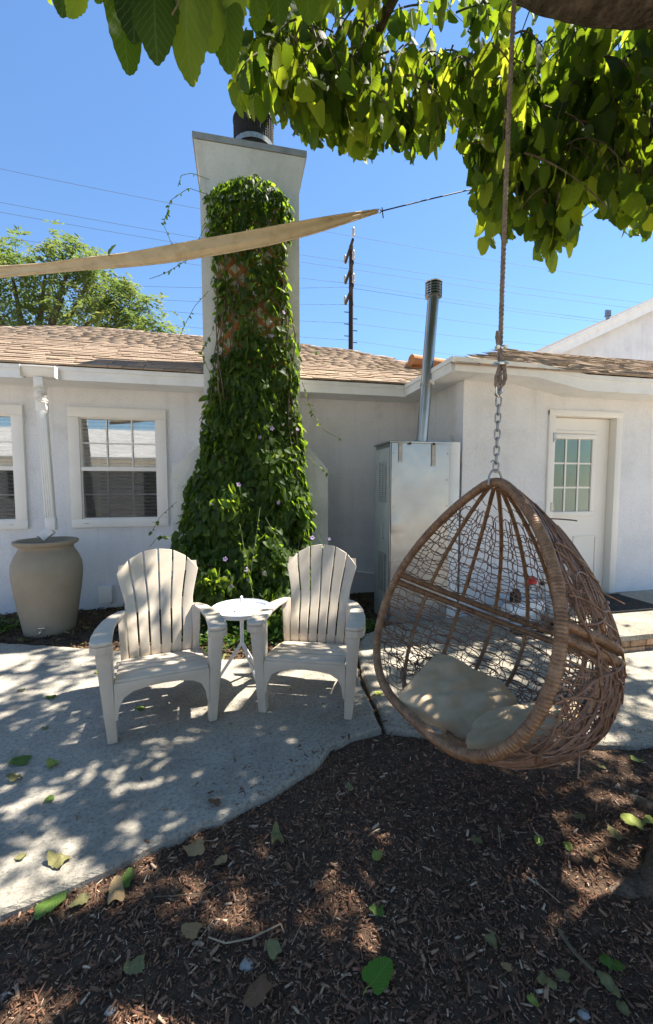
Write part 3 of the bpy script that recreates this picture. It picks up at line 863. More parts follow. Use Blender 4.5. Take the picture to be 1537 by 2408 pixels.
vent = MB().lathe([(.06, -.6), (.06, .05), (.10, .06), (.10, .10), (.06, .11)], 12, tuple(p)).build('vent_pipe', m_steel, nb, smooth=True)
for k in range(4):
    MB().box(p.x - .10 + k * .055, p.x - .07 + k * .055, p.y - .03, p.y + .03, p.z + .11, p.z + .26).build('vent_slat', m_steel, vent)

# ---- white building behind the camera (seen in the window panes)
gh = thing('garden_house', 'white house mirrored in the window panes, its pale roof sloped to reflect sun', 'house', (-5, -7, 0))
MB().box(-11, 0, -9, -6.5, -.1, 2.5).build('wall', m_whitebox, gh)
MB().prism([(-6.1, 2.45), (-9.6, 3.9), (-9.6, 3.8), (-6.1, 2.36)], 'x', -11.4, .4).build('roof', M('pale_roofing', [(.36, .35, .33), (.48, .47, .45)], scale=2.5, rough=.8), gh)  # slope shaped to face the sun so the upper panes reflect bright
MB().box(-3.6, -2.6, -6.5, -6.45, 0, 2.05).build('door', m_room, gh)
MB().box(-8.2, -6.6, -6.5, -6.45, .9, 2.0).build('window', m_room, gh)

# ================================================================== THINGS ON THE HOUSE
# ---- downspout with a short gutter box
ds = thing('downspout', 'white downspout with short gutter box running down to the urn', 'downspout', (-1.93, 4.62, 1.0))
g0, g1 = at_Y(45, 860, FY - .09), at_Y(122, 868, FY - .09)
gz = 2.605
gp = [(FY - .002, gz), (FY - .125, gz), (FY - .125, gz - .014), (FY - .11, gz - .02), (FY - .105, gz - .05), (FY - .075, gz - .095), (FY - .002, gz - .10)]
gx0, gx1 = -2.10, -1.80
MB().prism(gp, 'x', gx0, gx1).build('gutter_box', m_white, ds, bevel=.004)
MB().box(gx0 - .006, gx0 - .0005, FY - .13, FY - .016, gz - .11, gz + .006).build('gutter_end', m_white, ds)
MB().box(gx1 + .0005, gx1 + .006, FY - .13, FY - .016, gz - .11, gz + .006).build('gutter_end', m_white, ds)
MB().box(-2.0, -1.915, FY - .10, FY - .03, 2.40, 2.504).build('outlet', m_white, ds, bevel=.006)
fx = MB()
pts, rr = [], []
for k in range(37):
    t = k / 36
    pts.append((-1.957 + .022 * t + .006 * math.sin(t * 9), FY - .065 - .03 * t, 2.40 - .155 * t))
    rr.append(.052 + .007 * math.cos(k * PI / 2 * 1.0) + .002 * math.sin(k * 2.1))
fx.tube(pts, rr, 12)
fx.build('flexible_bend', m_white, ds, smooth=True)
ptop, pbot = Vector((-1.934, FY - .095, 2.25)), Vector((-1.875, 4.60, 1.04))
pp = MB()
pp.bar(ptop, pbot, .085, .06, (0, 1, 0))
pipe = pp.build('pipe', m_white, ds, bevel=.006)
for k in range(4):
    dx = -.03 + .02 * k
    MB().bar(ptop + Vector((dx, -.033, -.10)), pbot + Vector((dx, -.033, .03)), .007, .006, (0, 1, 0)).build('flute', m_white, pipe)
MB().bar(ptop + Vector((-.002, 0, .03)), ptop + Vector((.004, 0, -.09)), .096, .07, (0, 1, 0)).build('sleeve', m_white, ds, bevel=.006)
MB().bar(pbot + Vector((0, 0, .05)), pbot + Vector((.002, -.005, -.08)), .092, .068, (0, 1, 0)).build('elbow', m_white, ds, bevel=.006)
MB().bar(pbot + Vector((.004, -.004, -.075)), pbot + Vector((-.085, -.03, -.155)), .085, .066, (0, 1, 0)).build('elbow', m_white, ds, bevel=.006)
MB().bar(pbot + Vector((-.0855, -.031, -.1552)), pbot + Vector((-.088, -.032, -.159)), .07, .05, (0, 1, 0)).build('mouth_shade', m_dark, ds)  # dark plate standing in for the shade inside the elbow's mouth

# ---- rain urn
ux, uy = -1.885, 4.50
urn = thing('rain_urn', 'tall tan urn-shaped rain barrel below the downspout', 'rain barrel', (ux, uy, -.05))
prof = [(0, 0), (.245, 0), (.255, .012), (.262, .06), (.293, .22), (.325, .40), (.345, .54), (.350, .62), (.342, .70), (.310, .77), (.272, .83), (.262, .85), (.268, .868), (.308, .888), (.32, .903), (.318, .92), (.30, .925), (.285, .915), (.27, .885), (.255, .87), (0, .87)]
prof = [(r_ * .87, z_) for r_, z_ in prof]
MB().lathe(prof, 56, (ux, uy, -.05), cap=False).build('body', m_urn, urn, smooth=True)
MB().lathe([(.0, .892), (.12, .889), (.215, .876), (.228, .872)], 30, (ux, uy, -.05), cap=False).build('soil_fill', M('urn_soil', [(.14, .065, .035), (.22, .11, .06)], scale=30, rough=1, bump=1, bscale=50, bdist=.02), urn)
lip = MB().tube([(ux + .25 * math.cos(t), uy + .25 * math.sin(t), .862 - .035 * math.exp(-((t + 1.95) / .5) ** 2)) for t in np.linspace(-2.9, -1.0, 26)], .016, 8)
lip.build('spout_lip', m_urn, urn, smooth=True)
sp = MB().tube([(ux + .03, uy - .215, .035), (ux + .03, uy - .27, .035), (ux + .035, uy - .295, .015)], .013, 8)
spg = sp.build('spigot', m_chrome, urn, smooth=True)
MB().box(ux + .0, ux + .06, uy - .255, uy - .245, .052, .062).build('spigot_handle', m_chrome, spg, bevel=.003)
for k in range(4):
    a = -.35 + .2 * k
# ---- electrical box low on the wall
eb = thing('junction_box', 'small white electrical box low on the wall beside the urn', 'electrical box', (-1.535, WY, .06))
MB().box(-1.60, -1.475, WY - .10, WY, .06, .235).build('box', m_whitebox, eb, bevel=.006)
MB().box(-1.610, -1.465, WY - .118, WY - .1005, .052, .245).build('cover', m_whitebox, eb, bevel=.005)
MB().tube([(-1.50, WY - .035, .06), (-1.495, WY - .035, .02)], .016, 8).build('connector', m_steel, eb, smooth=True)
MB().tube([(-1.495, WY - .035, .02), (-1.46, WY - .04, -.02), (-1.38, WY - .05, -.05), (-1.33, WY - .05, -.06)], .006, 6).build('cable', m_whitebox, eb, smooth=True)
o = MB().box(-1.36, -1.24, WY - .06, WY - .001, -.07, .03).build('valve_box', M('rusty', [(.10, .045, .03), (.18, .08, .05)], scale=20, rough=.9), None, bevel=.01)
tag(o, 'small rusty brown box at the wall foot behind the left chair', 'valve box')
o = MB().tube([tuple(at_Y(812, 1342, WY - .03)), tuple(at_Y(880, 1349, WY - .03))], .016, 8).build('conduit', m_whitebox, None, smooth=True)
tag(o, 'white pipe running low along the wall left of the metal cabinet', 'pipe')

# ---- galvanised water heater cabinet with flue
EX0, EX1, EY0, EY1, EZ = 1.49, 2.14, 3.85, 4.33, 1.86
wh = thing('heater_cabinet', 'tall galvanised metal water heater cabinet with flue in the corner', 'cabinet', ((EX0 + EX1) / 2, (EY0 + EY1) / 2, 0))
body = MB().box(EX0 + .012, EX1, EY0 + .012, EY1, -.05, EZ - .02).build('body', m_galv, wh)
# front sheet, slightly buckled
fs = MB()
nx_, nz_ = 14, 34
vv = []
for j in range(nz_ + 1):
    for i in range(nx_ + 1):
        x = EX0 + .012 + (EX1 - EX0 - .012) * i / nx_; z = -.05 + (EZ + .03) * j / nz_
        fx_ = min(i, nx_ - i) / (nx_ / 2)
        yy = EY0 + .004 + .011 * noise.noise(Vector((x * 2.2, z * 1.3, 2))) * fx_ - .012 * math.exp(-((x - EX0 - .05) / .07) ** 2 - ((z - 1.02) / .05) ** 2)
        vv.append((x, yy, z))
fs.add(vv, [(j * (nx_ + 1) + i, j * (nx_ + 1) + i + 1, (j + 1) * (nx_ + 1) + i + 1, (j + 1) * (nx_ + 1) + i) for j in range(nz_) for i in range(nx_)])
fs.build('front_sheet', m_galv, wh, smooth=True)
dr = MB().box(EX0, EX0 + .011, EY0 + .02, EY1 - .012, -.03, EZ - .06).build('side_door', M('lightened_galvanised', [(.40, .43, .42), (.48, .51, .50)], scale=3, rough=.5, metal=.35, dirt=((.3, .31, .3), 4, .55, .5)), wh, bevel=.003)  # paler copy of the sheet, lightening the side that mirrors dark surroundings
MB().box(EX0 - .012, EX1 + .005, EY0 - .012, EY1 + .01, EZ - .019, EZ + .004).build('lid', m_galv, wh, bevel=.004)
MB().box(EX0 - .006, EX0 - .0005, EY0 - .004, EY0 + .018, -.03, EZ - .02).build('corner_trim', m_galv, wh)
lv = bpy.data.meshes.new('louver')
lv.from_pydata([(0, -.036, 0), (0, .036, 0), (0, .036, .014), (0, -.036, .014), (-.009, -.032, .002), (-.009, .032, .002)], [], [(0, 1, 5, 4), (4, 5, 2, 3), (0, 4, 3), (1, 2, 5), (0, 3, 2, 1)])
lv.materials.append(m_galv)
for (za, rows) in ((1.24, 19), (.28, 19)):
    for j in range(rows):
        for i in range(3):
            o = link('louver', lv, dr)
            o.location = Vector((EX0 - .0005, EY0 + .12 + .085 * i, za + .0225 * j)) - ORG[wh.name]
hd = MB().tube([(EX0 - .001, EY0 + .17, .86), (EX0 - .03, EY0 + .17, .86), (EX0 - .03, EY0 + .17, .99), (EX0 - .001, EY0 + .17, .99)], .006, 6)
hd.build('handle', m_steel, dr, smooth=True)
MB().box(EX0 + .085, EX0 + .125, EY0 - .004, EY0 - .001, EZ - .21, EZ - .021).build('tape_strip', m_tape, wh)
MB().box(EX0 + .445, EX0 + .49, EY0 - .004, EY0 - .001, EZ - .25, EZ - .021).build('tape_strip', m_tape, wh)
MB().box(EX0 + .19, EX0 + .215, EY0 - .014, EY0 - .0125, EZ - .035, EZ - .012).build('latch', m_dark, wh)
MB().box(EX0 + .45, EX0 + .475, EY0 - .014, EY0 - .0125, EZ - .035, EZ - .012).build('latch', m_dark, wh)
for k in range(7):
    for xs_ in (EX0 + .035, EX1 - .02):
        MB().tube([(xs_, EY0 + .002, .12 + .27 * k), (xs_, EY0 - .004, .12 + .27 * k)], .006, 8).build('screw', m_steel, wh)
MB().box(EX0 + .014, EX1 - .002, EY0 - .0075, EY0 - .0015, .62, .632).build('sheet_seam', m_galv, wh)
MB().box(EX1 + .008, EX1 + .13, EY0 + .02, EY0 + .06, -.05, EZ + .005).build('side_board', m_fascia, wh, bevel=.003)
f0, f1 = at_Y(992, 1030, 4.09), at_Y(1020, 700, 4.09)
f0.z = EZ + .002
fl = MB().tube([f0, f0.lerp(f1, .5), f1], .060, 22).build('flue', m_galv, wh, smooth=True)
d_ = (f1 - f0).normalized()
for t, h in ((.0, .02), (.56, .02), (.99, .015)):
    c = f0.lerp(f1, t)
    MB().tube([c + d_ * .001, c + d_ * h], .0635, 22).build('flue_collar', m_galv, fl, smooth=True)
sm_ = MB().bar(f0 + Vector((-.044, -.044, .0)), f1 + Vector((-.044, -.044, -.02)), .012, .008).build('flue_seam', m_galv, fl)
cp = f1
MB().lathe([(.075, .0), (.088, .004), (.088, .018), (.07, .02)], 24, tuple(cp)).build('cap_ring', m_galv, fl, smooth=True)
for k in range(4):
    MB().lathe([(.068, .0), (.088, -.006), (.088, .008), (.070, .012)], 24, (cp.x, cp.y, cp.z + .038 + .026 * k)).build('cap_louver', m_galv, fl, smooth=True)
MB().lathe([(.05, .02), (.05, .14)], 16, tuple(cp)).build('cap_core', m_dark, fl, smooth=True)
MB().lathe([(.088, 0), (.092, .010), (.075, .018), (0, .022)], 24, (cp.x, cp.y, cp.z + .142)).build('cap_top', m_galv, fl, smooth=True)
for k in range(8):
    a = 2 * PI * k / 8
    MB().tube([(cp.x + .087 * math.cos(a), cp.y + .087 * math.sin(a), cp.z + .01), (cp.x + .087 * math.cos(a), cp.y + .087 * math.sin(a), cp.z + .145)], .004, 5).build('cap_rib', m_galv, fl)
c = f0.lerp(f1, .41)
MB().tube([c - d_ * .016, c + d_ * .016], .066, 22).build('flue_strap', m_steel, fl, smooth=True)
MB().bar(c + Vector((.06, -.03, 0)), Vector((2.0, 4.02, c.z + .03)), .03, .03).build('strap_arm', m_fascia, fl)

# ---- irrigation pump behind the hanging chair
pu = thing('pump', 'small white and grey pump with red valve by the wall behind the egg chair', 'pump', (2.85, 3.55, 0))
px_, py_ = 2.85, 3.52
base = MB().box(px_ - .28, px_ + .30, py_ - .12, py_ + .14, -.01, .05).build('base', m_pvc, pu, bevel=.01)
MB().tube([(px_ - .24, py_, .14), (px_ + .02, py_, .14)], .085, 18).build('motor', m_whitebox, pu, bevel=.012)
MB().box(px_ - .02, px_ + .16, py_ - .07, py_ + .07, .05, .24).build('control_box', m_whitebox, pu, bevel=.01)
fp = MB().box(px_ + .01, px_ + .13, py_ - .0745, py_ - .0705, .10, .19).build('front_plate', m_white, pu)
for k in range(4): MB().lathe([(.008, 0), (.008, .003)], 8, (px_ + .03 + .026 * k, py_ - .077, .155)).build('dial', m_dark, pu)
MB().tube([(px_ - .17, py_, .20), (px_ - .17, py_, .40), (px_ - .06, py_, .42), (px_ + .16, py_, .40), (px_ + .17, py_ + .1, .30)], .018, 10).build('pipe', m_pvc, pu, smooth=True)
MB().tube([(px_ - .36, py_ - .02, .37), (px_ - .17, py_ - .02, .36), (px_ + .10, py_ - .02, .33)], .015, 10).build('pipe', m_pvc, pu, smooth=True)
MB().lathe([(.0, 0), (.05, 0), (.055, .03), (.05, .10), (.03, .13), (0, .13)], 16, (px_ - .16, py_ - .03, .25), cap=False).build('valve_body', m_dark, pu, smooth=True)
vw = MB().lathe([(.0, 0), (.035, 0), (.055, .012), (.058, .035), (.045, .06), (.02, .07), (0, .07)], 10, (px_ + .02, py_ - .02, .42), cap=False).build('valve_handle', m_red, pu)
MB().tube([(px_ + .02, py_ - .02, .38), (px_ + .02, py_ - .02, .43)], .012, 8).build('valve_stem', m_steel, vw)
MB().lathe([(.0, 0), (.022, 0), (.022, .03), (0, .035)], 12, (px_ + .16, py_ - .02, .40), cap=False).build('plug', m_dark, pu, smooth=True)
MB().box(px_ + .19, px_ + .42, py_ - .10, py_ + .10, .10, .22).build('tank', m_pvc, pu, bevel=.015)
MB().box(px_ + .18, px_ + .43, py_ - .11, py_ + .11, .02, .099).build('stand', m_dark, pu)
hs = MB().tube([(px_ - .28 + .13 * math.cos(t) + .02 * t, py_ - .26 + .09 * math.sin(t), .02 + .004 * t) for t in np.linspace(0, 13, 60)], .012, 7).build('garden_hose', m_dark, None, smooth=True)
tag(hs, 'dark coiled hose on the concrete in front of the pump', 'hose')

# ================================================================== CHAIRS
def make_chair(name, label, loc, rz):
    c = thing(name, label, 'chair', loc, rz, 'tan plastic garden armchairs')
    zb, yb, an = .275, .46, R(22.5)
    def bk(x, s, t):                         # back plane coordinates -> local
        y = yb + s * math.sin(an) - .30 * x * x + t * math.cos(an)
        y += .03 * math.sin(min(1, s / .3) * PI) * -1
        return (x, y, zb + s * math.cos(an) - t * math.sin(an))
    NS = 6
    for i in range(NS):
        mb = MB()
        rows = 12
        a0, a1 = -1 + 2 * i / NS, -1 + 2 * (i + 1) / NS
        def hw(s):                           # half width of the whole back
            if s < .30: return .198 + .02 * (s / .30)
            if s < .56: return .218 + .055 * ((s - .30) / .26) ** 1.3
            return .273 + .03 * (s - .56) / .17
        def top(x): return .735 - .165 * (abs(x) / .275) ** 2.2
        vv, ff = [], []
        for j in range(rows + 1):
            q = j / rows
            for (e, sg) in ((a0, 1), (a1, -1)):
                s = q * .70
                x = hw(s) * e + sg * .0055
                s = q * top(hw(.58) * e + sg * .0055)
                x = hw(s) * e + sg * .0055
                vv.append(bk(x, s, 0)); vv.append(bk(x, s, .018))
        for j in range(rows):
            o = j * 4
            ff += [(o, o + 2, o + 6, o + 4), (o + 1, o + 5, o + 7, o + 3), (o, o + 4, o + 5, o + 1), (o + 2, o + 3, o + 7, o + 6)]
        ff += [(0, 1, 3, 2), (rows * 4, rows * 4 + 2, rows * 4 + 3, rows * 4 + 1)]
        mb.add(vv, ff)
        mb.build('back_slat', m_plastic, c, bevel=.003, seg=1, local=True)
    for (s, h, k) in ((.035, .06, .2), (.335, .075, .222), (.60, .07, .262)):
        mb = MB()
        m_ = 10
        vv = []
        for j in range(m_ + 1):
            x = -k + 2 * k * j / m_
            vv += [bk(x, s - h / 2, .012), bk(x, s + h / 2, .012), bk(x, s + h / 2, .026), bk(x, s - h / 2, .026)]
        ff = [(0, 1, 2, 3), (m_ * 4 + 3, m_ * 4 + 2, m_ * 4 + 1, m_ * 4)]
        for j in range(m_):
            o = j * 4
            for q in range(4): ff.append((o + q, o + 4 + q, o + 4 + (q + 1) % 4, o + (q + 1) % 4))
        mb.add(vv, ff).build('back_rail', m_plastic, c, local=True)
    # seat: slats sagging towards the back
    y = -.028
    for k in range(5):
        wd = .098 if k else .11
        za, zc = .366 - .20 * max(0, y), .366 - .20 * (y + wd)
        if k == 0: za -= .012
        x = .247
        mb = MB().hexa([(-x, y, za - .02), (x, y, za - .02), (x, y + wd, zc - .02), (-x, y + wd, zc - .02)], [(-x, y, za), (x, y, za), (x, y + wd, zc), (-x, y + wd, zc)])
        mb.build('seat_slat', m_plastic, c, bevel=.006, local=True)
        y += wd + .011
    ap = [(-.252, .338), (.252, .338), (.252, .13), (.238, .13), (.228, .20), (.205, .25), (.16, .278), (.08, .292), (0, .296), (-.08, .292), (-.16, .278), (-.205, .25), (-.228, .20), (-.238, .13), (-.252, .13)]
    MB().prism(ap, 'y', -.036, -.012).build('front_apron', m_plastic, c, bevel=.004, local=True)
    for s in (-1, 1):
        q = lambda x0, x1, y0, y1, z: [(s * x0, y0, z), (s * x1, y0, z), (s * x1, y1, z), (s * x0, y1, z)]
        mb = MB()
        mb.hexa(q(.243, .292, -.03, .035, 0), q(.262, .340, -.045, .09, .5615))
        mb.build('front_leg', m_plastic, c, bevel=.008, local=True)
        pl = [(.252, -.052), (.285, -.066), (.325, -.068), (.352, -.050), (.364, -.01), (.366, .07), (.358, .19), (.335, .32), (.30, .42), (.265, .475), (.235, .50), (.215, .48), (.222, .42), (.245, .33), (.258, .20), (.256, .08)]
        mb = MB()
        n = len(pl)
        zz = lambda yy: .562 + .02 * max(0, yy - .1)
        mb.add([(s * x, y_, zz(y_)) for x, y_ in pl] + [(s * x, y_, zz(y_) + .022) for x, y_ in pl], [tuple(range(n)), tuple(range(2 * n - 1, n - 1, -1))] + [(i, i + n, (i + 1) % n + n, (i + 1) % n) for i in range(n)])
        mb.build('armrest', m_plastic, c, bevel=.007, local=True)
        lipq = pl[0:6]
        mb = MB()
        for i in range(5):
            (xa, ya), (xb, yb_) = lipq[i], lipq[i + 1]
            mb.hexa([(s * xa, ya, .522), (s * xb, yb_, .522), (s * (xb - .012 * (xb > .315)), yb_ + .013, .522), (s * (xa - .012 * (xa > .315)), ya + .013, .522)],
                    [(s * xa, ya, .5615), (s * xb, yb_, .5615), (s * (xb - .012 * (xb > .315)), yb_ + .013, .5615), (s * (xa - .012 * (xa > .315)), ya + .013, .5615)])
        mb.build('arm_lip', m_plastic, c, local=True)
        sp_ = [(-.01, .345), (.46, .262), (.60, .20), (.80, .02), (.80, 0), (.74, 0), (.50, .13), (.30, .20), (-.01, .235)]
        MB().prism(sp_, 'x', s * .2525, s * .274).build('rear_leg', m_plastic, c, bevel=.006, local=True)
        # post joining the back to the arm
        MB().hexa([(s * .200, .44, .27), (s * .245, .44, .27), (s * .245, .50, .27), (s * .200, .50, .27)],
                  [(s * .208, .52, .575), (s * .258, .44, .575), (s * .258, .50, .575), (s * .225, .57, .575)]).build('back_post', m_plastic, c, bevel=.006, local=True)
    return c
make_chair('garden_chair', 'tan plastic slatted armchair on the patio left of the round table', (-.44, 2.405, .001), .20)
make_chair('garden_chair', 'tan plastic slatted armchair standing between the round table and egg chair', (.382, 2.392, .001), -.354)

# ---- tray table
tx, ty, tz = .006, 2.885, .54
tb = thing('tray_table', 'small round white metal tray table between the two chairs', 'table', (tx, ty, .001))
MB().lathe([(0, .0), (.196, 0), (.206, .006), (.212, .034), (.209, .036), (.203, .009), (.195, .006), (0, .006)], 56, (tx, ty, tz - .02), cap=False).build('tray', m_table, tb, smooth=True)
MB().tube([(tx, ty, tz - .021), (tx, ty, .275)], .014, 14).build('stem', m_table, tb, smooth=True)
hn = MB().tube([(tx - .004, ty - .022, tz - .012), (tx - .004, ty - .024, tz + .05), (tx, ty - .012, tz + .085), (tx, ty + .012, tz + .085), (tx + .004, ty + .024, tz + .05), (tx + .004, ty + .022, tz - .012)], .009, 8)
hn.build('handle', m_table, tb, smooth=True)
for (gx, gy) in ((-.158, 3.00), (.118, 2.80), (.12, 3.05)):
    MB().tube([(tx, ty, .30), (tx + (gx - tx) * .12, ty + (gy - ty) * .12, .262), (gx, gy, .008)], .0115, 10).build('leg', m_table, tb, smooth=True)

# ================================================================== EGG CHAIR
EP = [1.8662, -3.0461, .41146, -.06314, .55737, 1.12222, .77645, .63912, .72478, .31049]
ed, ephi, eal, ega, EW, EH, ED, etm, eb_, ec_ = EP
EA = np.array(tuple(at_D(1165.84, 1129.97, ed)))
en = np.array([math.cos(ephi), math.sin(ephi), 0]); ea = np.array([-math.sin(ephi), math.cos(ephi), 0]); ez = np.array([0, 0, 1.0])
edn = -ez * math.cos(eal) + en * math.sin(eal); ebk = -(en * math.cos(eal) + ez * math.sin(eal))
ea2 = ea * math.cos(ega) + edn * math.sin(ega); edn2 = edn * math.cos(ega) - ea * math.sin(ega)
def eprof(t):
    t = np.clip(t, 0, 1)
    return np.where(t < etm, np.sin(PI / 2 * np.clip(t / etm, 0, 1)) ** eb_, np.clip(1 - np.clip((t - etm) / (1 - etm), 0, 1) ** 2, 0, 1) ** ec_)
def ES(t, th, k=1.0):
    t = np.asarray(t, float); th = np.asarray(th, float); k = np.asarray(k, float) + 0 * t
    r = eprof(t)
    return EA + (EW * r * np.cos(th) * k)[..., None] * ea2 + (ED * r * (.32 + (np.sin(th) - .32) * k))[..., None] * ebk + (EH * (t * k + .62 * (1 - k)))[..., None] * edn2
egg = thing('egg_chair', 'brown wicker egg-shaped hanging chair on a chain', 'hanging chair', tuple(ES(1.0, 0.0)))
# front rim: closed teardrop, wrapped with cane
tq = np.concatenate([np.linspace(0, .08, 8)[1:] ** 1.0, np.linspace(.09, .88, 40), 1 - (np.linspace(.115 ** .5, 0, 16)) ** 2])
side0 = ES(tq, np.zeros_like(tq)); side1 = ES(tq, np.full_like(tq, PI))
loop = np.concatenate([ES(np.array([.0]), np.array([0.])) + edn2 * .008, side0, side1[::-1][1:]])
def resample(pts, step, closed=False):
    p = np.asarray(pts, float)
    if closed: p = np.concatenate([p, p[:1]])
    s = np.concatenate([[0], np.cumsum(np.linalg.norm(np.diff(p, axis=0), axis=1))])
    n = max(3, int(s[-1] / step))
    q = np.linspace(0, s[-1], n + 1)
    r = np.stack([np.interp(q, s, p[:, i]) for i in range(3)], 1)
    return r[:-1] if closed else r
def wrapped(mb, pts, r, step=.0045, closed=False, n=12, ridge=.0024):
    p = resample(pts, step, closed)
    for _ in range(6):
        if closed: p = (np.roll(p, 1, 0) + p * 2 + np.roll(p, -1, 0)) / 4
        else: p[1:-1] = (p[:-2] + 2 * p[1:-1] + p[2:]) / 4
    k = np.arange(len(p))
    g = np.random.default_rng(len(p))
    rr = r + ridge * np.array([0, 1, 1.0])[k % 3] + g.normal(0, .0004, len(p))
    return mb.tube(p, rr, n, closed=closed)
wrapped(MB(), loop, .0195, closed=True, n=14).build('rim', m_wick, egg, smooth=True)
thh = np.linspace(0, PI, 60)
for t_ in (.482, .522):
    wrapped(MB(), ES(np.full(60, t_), thh), .0165, n=10).build('hoop', m_wick, egg, smooth=True)
NR = 11
for k in range(1, NR):
    th = PI * k / NR
    ta = np.linspace(.012, .47, 26)
    wrapped(MB(), ES(ta, np.full(26, th)), .0098, n=8, ridge=.0008).build('upper_rib', m_wick, egg, smooth=True)
    tb_ = np.concatenate([np.linspace(.535, .86, 18), 1 - np.linspace(.35, .03, 12) ** 2])
    wrapped(MB(), ES(tb_, np.full(30, th)), .0098, n=8, ridge=.0008).build('lower_rib', m_wick, egg, smooth=True)
# ties where the ribs meet the hoops
wv = MB()
g = random.Random(4)
def surf_line(tt, th, r, k=1.01, n=4): wv.tube(ES(np.asarray(tt), np.asarray(th), k), r, n, cap=False)
# rings of cane, each a little wavy
for i, t0 in enumerate(np.concatenate([np.linspace(.07, .46, 12), np.linspace(.55, .97, 13)])):
    th = np.linspace(0.01, PI - .01, 90)
    ph = g.uniform(0, 6)
    tt = t0 + .005 * np.sin(th * NR * 2) + .002 * np.sin(th * 5 + ph * 2)
    surf_line(np.clip(tt, .02, .995), th,   .0022 + .0005 * g.random(), 1.005 + .01 * g.random())
# uprights between the ribs
for k in range(NR):
    for f in (.33, .67):
        th0 = PI * (k + f) / NR
        for (ta, tb2) in ((.09 + .05 * g.random(), .475), (.53, .985)):
            tt = np.linspace(ta, tb2, 36)
            surf_line(tt, th0 + .012 * np.sin(tt * 40 + g.uniform(0, 6)) + .01 * g.uniform(-1, 1), .0022, 1.008)
# oval loops knotted between the ribs
for k in range(NR):
    for sub in (0, 1):
        tr = .13
        while tr < .96:
            if .455 < tr < .56: tr = .575
            width = PI / NR * .5
            ht = .036 + .004 * g.random()
            th0 = PI * (k + .25 + .5 * sub) / NR + g.gauss(0, .005)
            a = np.linspace(0, 2 * PI, 15)
            tt = tr + ht * .8 * np.sin(a); th = th0 + width * .5 * np.cos(a) * (1.0 + .06 * g.gauss(0, 1))
            surf_line(np.clip(tt, .02, .995), np.clip(th, .005, PI - .005), .0025, 1.0 + .02 * g.random())
            tr += .043 + .002 * g.random()
# long loose strands woven around the outside
for i in range(95):
    th0 = g.uniform(.03, 1.35)
    t0 = g.choice([g.uniform(.03, .40), g.uniform(.52, .95), g.uniform(.5, .97)])
    n_ = 26
    dt, dth = g.uniform(.05, .22) * g.choice([-1, 1]), g.uniform(.1, .9) * g.choice([-1, 1])
    s = np.linspace(0, 1, n_)
    tt = t0 + dt * s + .012 * np.sin(s * g.uniform(6, 16) + g.uniform(0, 6))
    th = th0 + dth * s + .03 * np.sin(s * g.uniform(5, 14) + g.uniform(0, 6))
    ok = (th > .01) & (th < PI - .01) & (tt > .02) & (tt < .99)
    if ok.sum() < 6: continue
    surf_line(tt[ok], th[ok], .0030 + .0012 * g.random(), 1.015 + .025 * g.random(), 5)
for i in range(70):                           # strands running with the ribs on the back
    th0 = g.uniform(.02, 1.5)
    up = g.random() < .6
    ta, tb2 = (.03, .47) if up else (.53, .97)
    tt = np.linspace(ta + .1 * g.random(), tb2 - .05 * g.random(), 30)
    surf_line(tt, np.clip(th0 + .05 * np.sin(tt * g.uniform(6, 18) + g.uniform(0, 6)), .01, PI), .0030 + .001 * g.random(), 1.012 + .02 * g.random(), 5)
for i in range(90):                           # bowl underside
    th0 = g.uniform(.05, PI - .05)
    a = np.linspace(0, g.uniform(1.5, 5.5), 20); a0 = g.uniform(0, 6)
    tt = g.uniform(.72, .97) + .04 * np.sin(a + a0)
    surf_line(np.clip(tt, .5, .995), np.clip(th0 + .12 * np.cos(a + a0) + .1 * a / 5, .01, PI - .01), .0030, 1.01 + .02 * g.random(), 5)
for (t0, th0, ddir) in ((.12, .5, 1), (.3, .9, 1), (.8, .4, -1)):   # broken ends sticking out
    tt = np.linspace(t0, t0 + .05, 6)
    wv.tube(ES(tt, np.full(6, th0), np.linspace(1.02, 1.16, 6)), .003, 5)
wvo = wv.build('weave', m_wick2, egg, smooth=True, kind='stuff')

